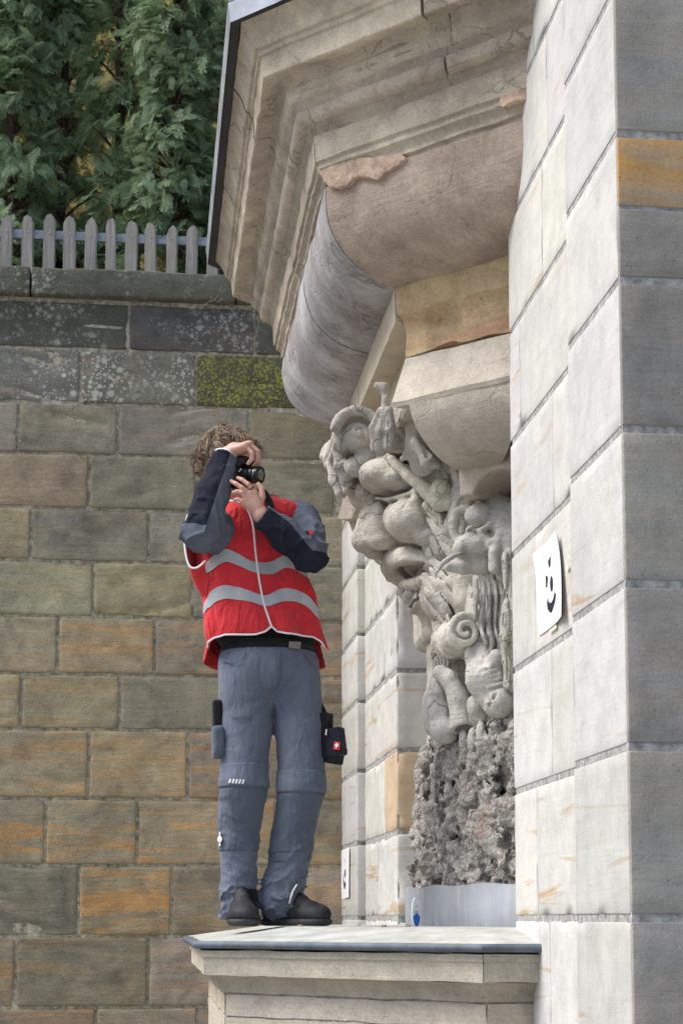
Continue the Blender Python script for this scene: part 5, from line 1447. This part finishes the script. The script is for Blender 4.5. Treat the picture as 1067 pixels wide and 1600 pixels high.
panel('knee_patch', Vt, Fct, band(1234, 1330, 330, 412), 0.002, M['knee'], tr)
panel('knee_patch', Vt, Fct, band(1242, 1332, 414, 520), 0.002, M['knee'], tr)
panel('gaiter', Vt, Fct, band(1388, 1440, 383, 405), 0.003, M['black'], tr)
# belt, buckle, fly and pocket seams
zb0, zb1 = p_(420, 1018)[2], p_(420, 1004)[2]
panel('belt', Vt, Fct, lambda c, n: (c[:, 2] > zb0) & (c[:, 2] < zb1 - 0.004), 0.005, M['black'], tr)
def ysurf(V, u, v, off=0.006):                             # a point just proud of a garment's front, on the line of sight
    r = ray(u, v); P = EYE + r * ((YP) / r[1])
    d = V - EYE; t = d @ r / (r @ r); dist = np.linalg.norm(d - t[:, None] * r, axis=1)
    near = dist < 0.010
    if not near.any(): near = dist < 0.03
    i = np.where(near)[0][np.argmin(t[near])]
    return EYE + r * (t[i]) - r / np.linalg.norm(r) * off
def plate(name, pts, V, th, mat, parent, off=0.004):
    P = [ysurf(V, u, v, off) for u, v in pts]
    n = -ray(*pts[0]); n /= np.linalg.norm(n)
    bm = bmesh.new()
    a = [bm.verts.new(p + n * th) for p in P]; b = [bm.verts.new(p - n * 0.012) for p in P]
    bm.faces.new(a)
    for i in range(len(P)): j = (i + 1) % len(P); bm.faces.new((a[i], b[i], b[j], a[j]))
    return link(name, bm_mesh(name, bm), mat, parent)
M['buckle'] = mat_plain('steel_buckle', (0.42, 0.41, 0.40), 0.35, 0.2, 30, metal=0.8)
plate('buckle', [(452, 1002), (470, 1003), (469, 1014), (451, 1012)], Vt, 0.006, M['buckle'], tr)
def seam(name, pts, V, mat, parent, r=0.0016, off=0.003):
    P = [ysurf(V, u, v, off) for u, v in pts]
    return tube(name, smooth_pts(P, 4), r, mat, parent, 5)
M['seam'] = mat_cloth('seam_thread', (0.075, 0.095, 0.14))
seam('fly_seam', [(440, 1016), (440, 1040), (438, 1064), (434, 1076), (427, 1086)], Vt, M['seam'], tr)
seam('pocket_seam', [(346, 1033), (362, 1036), (378, 1030), (384, 1018)], Vt, M['seam'], tr)
seam('pocket_seam', [(475, 1018), (480, 1030), (490, 1040)], Vt, M['seam'], tr)
seam('thigh_seam', [(360, 1120), (378, 1122), (398, 1122)], Vt, M['seam'], tr)
for k in range(5):
    u = 357.5 + 5.2 * k
    plate('reflective_bar', [(u + 1.5, 1216.6 + 0.3 * k), (u + 4.4, 1217 + 0.3 * k), (u + 2.2, 1223.8 + 0.3 * k), (u - 0.8, 1223.2 + 0.3 * k)], Vt, 0.003, M['piping'], tr, 0.006)
seam('reflective_trim', [(452, 1412), (455, 1400), (459, 1390), (464, 1382)], Vt, M['piping'], tr, 0.0034, 0.006)
seam('hem_seam', [(410, 1338), (425, 1345), (445, 1345)], Vt, M['seam'], tr)
# small white emblem on the shin
ring_ = [(343.5 + 3.6 * math.cos(a), 1311 + 5 * math.sin(a)) for a in np.linspace(0, 2 * math.pi, 10, endpoint=False)]
plate('emblem', ring_, Vt, 0.002, M['piping'], tr); plate('emblem', [(342.6, 1300), (344.6, 1300), (344.6, 1322), (342.6, 1322)], Vt, 0.002, M['piping'], tr)
# side pocket on the right thigh
Fp = Field(p_(320, 1190, 0) + [-0.02, -0.12, -0.02], p_(352, 1085, 0) + [0.03, 0.14, 0.02], 0.005)
Fp.box(p_(340.5, 1160, 0.0), (0.022, 0.075, 0.056), 0.014, 0.0, frame((1, 0, 0.06)))
Fp.obj('side_pocket', M['knee'], pe)
Fp = Field(p_(320, 1190, 0) + [-0.02, -0.12, -0.02], p_(352, 1085, 0) + [0.03, 0.14, 0.06], 0.005)
Fp.box(p_(340, 1118, 0.0), (0.020, 0.05, 0.055), 0.012, 0.0, frame((1, 0, 0.03)))
Fp.obj('pocket_flap', M['black'], pe)
0 and plate('label', [(335.5, 1187), (340.5, 1186), (340.5, 1199), (335.5, 1199)], Vt, 0.004, M['black'], tr)
0 and plate('label', [(336.3, 1192), (339.5, 1192), (339.5, 1196), (336.3, 1196)], Vt, 0.006, mat_plain('orange_thread', (0.5, 0.14, 0.05), 0.8), tr)
# holster pouch on the left thigh
po = setp(empty('belt_pouch', tuple(p_(522, 1150, -0.05))), 'black and navy tool pouch with a red square badge hanging at the thigh', 'pouch')
D = frame((0.80, -0.60, 0))
def pb(name, u, v, dy, half, mat, tilt=0.0, rnd=0.006, h=0.004):
    c = p_(u, v, dy); R = D @ np.array(Matrix.Rotation(tilt, 3, 'Y'))
    Fp = Field(c - 0.12, c + 0.12, h); Fp.box(c, half, rnd, 0.0, R); return Fp.obj(name, mat, po)
pb('back_panel', 510, 1150, -0.04, (0.014, 0.03, 0.085), M['black'])
pb('pouch_body', 520, 1178, -0.05, (0.036, 0.028, 0.036), M['black'], 0.2)
fl = pb('flap', 524, 1160, -0.065, (0.034, 0.024, 0.052), M['navy'], -0.14)
pb('tab', 537, 1173, -0.07, (0.014, 0.008, 0.010), M['black'], 0.2)
tube('strap', smooth_pts([p_(499, 1098, -0.02), p_(506, 1112, -0.03), p_(514, 1130, -0.05), p_(518, 1142, -0.05)]), 0.010, M['black'], po)
Vf = np.array([v_.co for v_ in fl.data.vertices])
M['badge'] = mat_plain('red_badge', (0.62, 0.02, 0.02), 0.5, 0.05, 30)
plate('badge', [(522, 1158), (532, 1160), (530.5, 1172), (520, 1171)], Vf, 0.002, M['badge'], fl)
plate('emblem', [(526 + 3 * math.cos(a), 1164.6 + 3.2 * math.sin(a)) for a in np.linspace(0, 2 * math.pi, 12, endpoint=False)], Vf, 0.004, M['piping'], fl)
plate('emblem', [(526.3, 1160.5), (527.6, 1160.5), (525, 1170), (523.8, 1170)], Vf, 0.004, M['piping'], fl)
plate('zip_pull', [(509, 1139), (511, 1139.5), (510, 1149), (508, 1148)], np.concatenate([Vt, Vf]), 0.006, M['piping'], po)

# shoes
def shoe(heel, toe, w, name_u='shoe'):
    heel = np.array(heel); toe = np.array(toe); d = toe - heel; L = np.linalg.norm(d); d = d / L
    R = frame(d)
    def q(a, s, z): return heel + R @ np.array([a * L, s, z])
    lo = np.minimum(heel, toe) - 0.09; hi = np.maximum(heel, toe) + [0.09, 0.09, 0.16]
    F1 = Field(lo, hi, 0.005)
    F1.ell(q(0.80, 0, 0.042), (0.068, w, 0.042), 0.0, R)
    F1.ell(q(0.52, 0, 0.055), (0.085, w * 0.86, 0.050), 0.03, R)
    F1.ell(q(0.18, 0, 0.052), (0.062, w * 0.74, 0.060), 0.03, R)
    F1.chain([q(0.24, 0, 0.08), q(0.22, 0, 0.125)], [0.046, 0.046], 0.02)
    F1.chain([q(0.60, 0, 0.092), q(0.36, 0, 0.118)], [0.022, 0.03], 0.02)
    F1.chain([q(0.62, -w * 0.9, 0.062), q(0.66, 0, 0.100), q(0.62, w * 0.9, 0.062)], 0.004, 0.004, 'cut')
    F1.half(heel + [0, 0, 0.016], (0, 0, -1))
    up_ = F1.obj(name_u, M['shoe'], pe)
    F2 = Field(lo, hi - [0, 0, 0.1], 0.005)
    F2.ell(q(0.78, 0, 0.018), (0.078, w + 0.007, 0.026), 0.0, R)
    F2.ell(q(0.46, 0, 0.018), (0.11, w * 0.84, 0.024), 0.02, R)
    F2.ell(q(0.16, 0, 0.018), (0.066, w * 0.84, 0.026), 0.02, R)
    F2.half(heel + [0, 0, 0.001], (0, 0, -1)); F2.half(heel + [0, 0, 0.026], (0, 0, 1))
    F2.obj('sole', M['sole'], up_)
    for k in range(4):
        a = 0.62 - 0.07 * k; z = 0.100 + 0.008 * k
        tube('lace', [q(a, -0.024, z - 0.008), q(a - 0.015, 0, z + 0.008), q(a - 0.03, 0.024, z - 0.008)], 0.0028, M['black'], up_, 6)
    return up_
zf = ZS + 0.001
hr = p_(372, 1440, 0.07); tr_ = p_(384, 1440, -0.215)
hr[2] = tr_[2] = zf
sr = shoe(hr, tr_, 0.053)
hl = p_(415, 1440, 0.085); tl_ = p_(510, 1440, -0.10); hl[2] = tl_[2] = zf
sl_ = shoe(hl, tl_, 0.052)
bt = p_(384, 1412, -0.075)
Fn = Field(bt - 0.02, bt + 0.02, 0.002); Fn.ell(bt, (0.007, 0.005, 0.007), 0.0)
Fn.obj('badge', mat_plain('yellow_badge', (0.6, 0.40, 0.05), 0.5, 0.1, 30), sr)

# jacket: trunk under the vest and the two sleeves
Fj = Field((p_(285, 800)[0] - 0.03, YP - 0.33, p_(400, 1022)[2]), (p_(525, 800)[0] + 0.03, YP + 0.18, p_(400, 690)[2]), 0.006)
Fj.ell(p_(416, 990, 0.01), (0.188, 0.120, 0.11), 0.0)
Fj.half(p_(416, 1016), (0, 0, -1))
Vj, Fcj = Fj.net(); link('jacket', np_mesh('jacket', Vj, Fcj), M['black'], pe)
def sleeve(pts, rad, seed, cuff, split, dark, grey):
    P = np.array(pts); lo = P.min(0) - 0.1; hi = P.max(0) + 0.1
    F1 = Field(lo, hi, 0.0055)
    F1.chain(pts, rad, 0.025)
    ax_ = P[-1] - P[-2]; ax_ /= np.linalg.norm(ax_)
    el = P[2] if len(P) > 4 else P[1]
    def fo(x, y, z):
        w = vnoise(x, y, z * 1.2, 18, seed); w2 = vnoise(x, y, z, 36, seed + 2)
        de = np.sqrt((x - el[0]) ** 2 + (y - el[1]) ** 2 + (z - el[2]) ** 2)
        k = 0.45 + 1.0 * np.exp(-(de / 0.11) ** 2)
        return -k * (0.013 * np.exp(-(np.abs(w) / 0.18) ** 1.3) + 0.005 * w2 - 0.004)
    F1.disp(fo)
    F1.half(P[-1], ax_, 0.004)
    F1.ell(P[-1] + ax_ * 0.01, (0.038, 0.038, 0.038), 0.003, mode='cut')
    V, Fc = F1.net()
    me = np_mesh('sleeve', V, Fc); me.materials.append(M['sleeve'])
    at = me.attributes.new('panel', 'FLOAT', 'POINT'); at.data.foreach_set('value', split(V).astype(np.float32))
    return link('sleeve', me, None, pe), V, Fc
def mat_sleeve():
    t = NT('two_tone_sleeve'); co = t.coords(False)
    at = t.n('Attribute', attribute_name='panel')
    f = t.math('GREATER_THAN', at.outputs['Fac'], 0.0)
    n = t.noise(co, 9, 5)
    c = t.mix(f, t.ramp(n, 0.3, 0.7, (0.085, 0.10, 0.13, 1), (0.125, 0.145, 0.185, 1)), t.ramp(n, 0.3, 0.7, (0.010, 0.013, 0.022, 1), (0.017, 0.021, 0.034, 1)))
    mp = t.n('Mapping', inp={'Vector': co, 'Scale': (16, 16, 9), 'Rotation': (0.3, 0.5, 0.2)})
    nm = t.bump(t.noise(mp.outputs[0], 1.4, 3, 0.5, 1.2), 0.35, 0.03)
    return t.done(c, 0.85, nm, 0.2)
M['sleeve'] = mat_sleeve()
def uvof(c):
    d = c - EYE; z = d @ _fw
    return U0 + FOC * (d @ _rt) / z, V0 - FOC * (d @ _up) / z
# right sleeve: navy outer forearm, grey inner strip and upper arm
eR, wR = np.array(EL_R), np.array(WR_R)
axR = (wR - eR) / np.linalg.norm(wR - eR); sdR = np.cross(axR, [0, -1, 0]); sdR /= np.linalg.norm(sdR)
if sdR[0] < 0: sdR = -sdR
def splitR(c):
    t = (c - eR) @ axR; s = (c - eR) @ sdR
    return np.minimum(t - 0.0, 0.016 - s)
sleeve([SH_R, lerp(SH_R, EL_R, 0.5) + [0, 0, -0.005], EL_R, lerp(EL_R, WR_R, 0.5), WR_R + axR * 0.0], [0.080, 0.074, 0.062, 0.056, 0.048], 3, None, splitR, 'navy', 'jgrey')
eL, wL = np.array(EL_L), np.array(WR_L)
axL = (wL - eL) / np.linalg.norm(wL - eL); sdL = np.cross(axL, [0, -1, 0]); sdL /= np.linalg.norm(sdL)
if sdL[2] < 0: sdL = -sdL
def splitL(c):
    t = (c - eL) @ axL; s = (c - eL) @ sdL
    return np.maximum(np.minimum(t - 0.01, 0.034 - 0.034 * np.clip((0.14 - t) / 0.14, 0, 1) - s), np.minimum(eL[2] + 0.0 - c[:, 2], t + 0.07))
oL, VL, FL = sleeve([SH_L, lerp(SH_L, EL_L, 0.5) + [0.004, 0, 0], EL_L, lerp(EL_L, WR_L, 0.5), WR_L], [0.074, 0.070, 0.062, 0.055, 0.045], 5, None, splitL, 'navy', 'jgrey')
plate('badge', [(482, 829), (488, 829), (490, 834), (484, 835)], VL, 0.003, M['badge'], oL)
# white shirt cuff at the raised wrist
a = np.linspace(0, 2 * math.pi, 24)
frc = frame(axR)
tube('shirt_cuff', [wR + axR * 0.004 + 0.035 * (frc[:, 1] * math.cos(t) + frc[:, 2] * math.sin(t)) for t in a], 0.008, M['piping'], pe)
# collar and neck strap
Fk = Field(p_(340, 815) - [0, 0.2, 0], p_(440, 755) + [0, 0.2, 0], 0.005)
a = np.linspace(0, 2 * math.pi, 22)
for t0, t1 in zip(a[:-1], a[1:]):
    Fk.chain([p_(396 + 33 * math.cos(t), 786 - 3 * math.cos(t) + 4 * math.sin(t), 0.02 - 0.075 * math.sin(t)) for t in (t0, t1)], 0.020, 0.008)
Fk.obj('collar', M['jgrey'], pe)
tube('neck_strap', smooth_pts([p_(405, 762, -0.10), p_(418, 778, -0.095), p_(424, 800, -0.125), p_(418, 830, -0.17)]), 0.014, M['black'], pe, 8)

# vest: lofted around the trunk
vv_ = np.array([776, 784, 792, 805, 830, 860, 885, 920, 960, 1000, 1045.0])
Lx = np.array([384, 352, 338, 322, 312, 308, 309, 312, 317, 314, 316.0])
Rx = np.array([424, 466, 473, 474, 474, 477, 481, 488, 495, 504, 513.0])
Ry = np.array([0.062, 0.085, 0.105, 0.125, 0.142, 0.150, 0.152, 0.150, 0.150, 0.152, 0.158])
def hem_v(u, front):
    if front: return float(np.interp(u, [305, 318, 335, 352, 400, 415, 424, 433, 448, 488, 500, 515], [1022, 1013, 1003, 999, 1000, 996, 987, 995, 998, 998, 1004, 1026]))
    return float(np.interp(u, [305, 330, 360, 480, 515], [1020, 1038, 1044, 1040, 1028]))
def vest_at(th, v, off=0.0):
    """th 0 at the wearer's left (right in the photo), front at pi/2"""
    L, R, ry = np.interp(v, vv_, Lx), np.interp(v, vv_, Rx), np.interp(v, vv_, Ry)
    pl, pr_ = p_(L, v), p_(R, v)
    cx, rx = (pl[0] + pr_[0]) / 2, (pr_[0] - pl[0]) / 2
    c, s = math.cos(th), math.sin(th)
    e = 0.86
    x = cx + (rx + off) * math.copysign(abs(c) ** e, c); y = YP + 0.01 - (ry + off) * math.copysign(abs(s) ** e, s)
    k = min(1, max(0, (v - 800) / 80))
    f = 0.010 * math.sin(5 * th + 0.02 * v) * k - 0.016 * max(0.0, 1 - 2.2 * abs(float(vnoise(np.float64(x * 1.3 + pl[2] * 0.7), np.float64(y), np.float64(pl[2] * 0.5 - x * 0.4), 8, 31)))) * k + 0.007 * k * float(vnoise(np.float64(x * 1.0), np.float64(y), np.float64(pl[2] * 0.25), 17, 6)) + 0.010 * float(vnoise(np.float64(x), np.float64(y), np.float64(pl[2]), 9, 16)) * k
    x += f * c; y -= f * s
    return np.array([x, y, pl[2]])
NT_, NV = 88, 46
def th_of(i): return 2 * math.pi * i / NT_
V, Fq = [], []
for i in range(NT_):
    th = th_of(i)
    probe = vest_at(th, 990); uu = float(uvof(probe)[0])
    vh = hem_v(uu, math.sin(th) > -0.15)
    for j in range(NV): V.append(vest_at(th, lerp(778, vh, (j / (NV - 1)))))
for i in range(NT_):
    k = (i + 1) % NT_
    for j in range(NV - 1): Fq.append([i * NV + j, i * NV + j + 1, k * NV + j + 1, k * NV + j])
V = np.array(V); Fq = np.array(Fq)[:, ::-1]
Nn = vert_normals(V, Fq); cen = V.mean(0)
if ((V - cen) * Nn).sum() < 0: Fq = Fq[:, ::-1]; Nn = -Nn
m = len(V); W = V - Nn * 0.003
hemr = [[i * NV + NV - 1, ((i + 1) % NT_) * NV + NV - 1, m + ((i + 1) % NT_) * NV + NV - 1, m + i * NV + NV - 1] for i in range(NT_)]
vest = link('vest', np_mesh('vest', np.concatenate([V, W]), np.concatenate([Fq, Fq[:, ::-1] + m, np.array(hemr)])), M['vest'], pe)
VV_ = V
def strip(name, us, v0s, v1s, mat):
    pts = []
    n = 60
    U = np.linspace(us[0], us[-1], n)
    def sm(f_): q = smooth_pts([(a, b, 0) for a, b in zip(us, f_)], 10); return q[:, 0], q[:, 1]
    A0, A1 = sm(v0s), sm(v1s)
    def fth(u, v):                                         # front angle at which the vest is seen at u
        lo, hi = 0.02, math.pi - 0.02
        for _ in range(22):
            mid = (lo + hi) / 2
            if float(uvof(vest_at(mid, v))[0]) > u: lo = mid
            else: hi = mid
        return (lo + hi) / 2
    V2, F2 = [], []
    for u in U:
        a, b = np.interp(u, *A0), np.interp(u, *A1)
        th = fth(u, (a + b) / 2)
        for q in range(4): V2.append(vest_at(th, lerp(a, b, q / 3), 0.0025))
    for i in range(n - 1):
        for q in range(3): F2.append([i * 4 + q, i * 4 + q + 1, (i + 1) * 4 + q + 1, (i + 1) * 4 + q])
    return link(name, np_mesh(name, V2, F2), mat, vest), fth
us1 = [322, 330, 351, 372, 395, 422, 444, 466, 487]
s1, fth = strip('reflective_band', us1, [888, 878, 867, 874, 886, 885, 874, 880, 896], [903, 899, 887, 893, 903, 904, 893, 898, 911], M['refl'])
us2 = [316.5, 330, 351, 372, 392, 417, 444, 476, 497]
s2, fth = strip('reflective_band', us2, [950, 931, 922, 925, 932, 938, 925, 931, 951], [969, 951, 943, 945, 949, 955, 945, 949, 969], M['refl'])
def vtube(name, pts, r=0.0035, off=0.004):
    q = smooth_pts([(a, b, 0) for a, b in pts], 5)
    P = [vest_at(fth(u, v), v, off) for u, v, _ in q]
    return tube(name, P, r, M['piping'], vest, 6)
vtube('front_piping', [(357, 787), (378, 795), (390, 812), (396, 835), (399, 870), (405, 915), (412, 950), (419, 972), (424, 987)], 0.004)
def hemtube(u0, u1):
    P = []
    for u in np.linspace(u0, u1, 30):
        v = hem_v(u, True) - 0.8; P.append(vest_at(fth(u, v), v, 0.003))
    tube('hem_piping', P, 0.0036, M['piping'], vest, 6)
hemtube(319, 424); hemtube(424, 506)
vtube('armhole_piping', [(470, 785), (467, 795), (463, 807)], 0.004)
# loose armhole flap hanging below the raised arm
rim_ = [(318, 800), (300, 797), (292, 812), (289, 835), (290, 860), (296, 884), (308, 887), (322, 876)]
edge = [p_(u, v, -0.02 - 0.10 * i / 7) for i, (u, v) in enumerate(rim_)]
inner = [p_(u, v, dy) for u, v, dy in ((334, 800, 0.03), (330, 806, 0.05), (326, 818, 0.06), (322, 845, 0.06), (322, 880, 0.06), (320, 930, 0.04), (322, 936, -0.02), (328, 900, -0.10))]
E1 = smooth_pts(edge, 4); I1 = smooth_pts(inner, 4)
V2 = []; F2 = []
for i in range(len(E1)):
    for q in range(5):
        t = q / 4; V2.append(lerp(E1[i], I1[i], t) + np.array([-0.012 * math.sin(math.pi * t), 0.01 * math.sin(math.pi * t), 0]))
for i in range(len(E1) - 1):
    for q in range(4): F2.append([i * 5 + q, i * 5 + q + 1, (i + 1) * 5 + q + 1, (i + 1) * 5 + q])
V2 = np.array(V2); F2 = np.array(F2); m2 = len(V2)
Nf = vert_normals(V2, F2)
link('armhole_flap', np_mesh('armhole_flap', np.concatenate([V2, V2 + Nf * 0.003]), np.concatenate([F2, F2[:, ::-1] + m2])), M['vest'], vest)
tube('armhole_piping', E1, 0.0042, M['piping'], vest, 6)

# ------------------------------------------------------------------ the hand-held camera, upright
M['cam'] = mat_plain('black_camera_plastic', (0.014, 0.014, 0.016), 0.45, 0.2, 60, 0.2, bscale=300)
M['lensring'] = mat_plain('lens_ring', (0.01, 0.01, 0.011), 0.3, 0.1, 60)
M['silver'] = mat_plain('silver_ring', (0.6, 0.6, 0.62), 0.25, 0.05, 30, metal=0.8)
M['glass'] = mat_plain('lens_glass', (0.16, 0.17, 0.15), 0.06, 0.2, 12, spec=0.9)
AX = np.array([0.80, -0.58, -0.10]); AX /= np.linalg.norm(AX)
cr = frame(AX)                                             # forward, side, up
cc = p_(379, 741, -0.15)
ck = setp(empty('photo_camera', tuple(cc)), 'black digital camera with zoom lens held upright to the eye', 'camera')
def cb(f, s, u): return cc + cr @ np.array([f, s, u])
Fc_ = Field(cc - 0.12, cc + 0.12, 0.003)
Fc_.box(cb(-0.014, 0, 0), (0.020, 0.038, 0.060), 0.010, 0.0, cr)
Fc_.box(cb(0.004, 0.002, 0.045), (0.024, 0.034, 0.018), 0.012, 0.01, cr)       # grip, on top as the body is turned
Fc_.box(cb(-0.012, -0.045, -0.004), (0.020, 0.014, 0.022), 0.008, 0.01, cr)      # viewfinder hump
Fc_.obj('camera_body', M['cam'], ck)
def ringtube(name, f0, f1, r0, r1, mat, n=32):
    pts = [cb(lerp(f0, f1, t), 0, -0.004) for t in np.linspace(0, 1, 4)]
    return tube(name, pts, [lerp(r0, r1, t) for t in np.linspace(0, 1, 4)], mat, ck, n)
ringtube('lens_barrel', 0.0, 0.040, 0.030, 0.029, M['cam'])
ringtube('zoom_ring', 0.036, 0.062, 0.0315, 0.0315, M['lensring'])
ringtube('silver_ring', 0.0625, 0.065, 0.0305, 0.0305, M['silver'])
ringtube('front_ring', 0.0655, 0.079, 0.0312, 0.0312, M['lensring'])
ringtube('lens_glass', 0.0785, 0.0802, 0.0195, 0.018, M['glass'])
for f_, s_ in ((0.012, -0.018), (0.018, -0.012)):
    q = cb(f_, -0.0395, s_ + 0.02); Fn = Field(q - 0.012, q + 0.012, 0.0015); Fn.ell(q, (0.004, 0.003, 0.004), 0.0); Fn.obj('button', M['silver'], ck)

# ------------------------------------------------------------------ small loose things
M['twig'] = mat_plain('dry_twig', (0.25, 0.20, 0.15), 0.9, 0.3, 40)
tw_ = setp(empty('dry_twig', tuple(PY(338, 463, YB - 0.08))), 'thin dry twig hanging over the wall coping', 'twig')
yt = YB - 0.09
for pts in ([(318, 478), (326, 472), (336, 468), (343, 455), (347, 447)], [(336, 468), (340, 472), (349, 466)], [(343, 455), (348, 456), (352, 451)], [(330, 470), (331, 463)]):
    tube('stem', smooth_pts([PY(u, v, yt) for u, v in pts], 4), 0.0022, M['twig'], tw_, 5)
r_ = np.random.default_rng(2)
for i, (u, v, Y) in enumerate(((637, 1449, 6.3), (560, 1450, 6.9), (470, 1452, 6.2), (600, 1455, 6.0))):
    q = PY(u, v, Y); q[2] = ZS + 0.003
    Fn = Field(q - 0.03, q + 0.03, 0.0025); Fn.ell(q, (0.012, 0.008, 0.005), 0.0); Fn.disp(lambda x, y, z: -0.002 * vnoise(x, y, z, 160, 3))
    setp(Fn.obj('stone_crumb', M['cap']), 'small pale stone crumb lying on the ledge top', 'crumb', 'crumbs on the ledge')
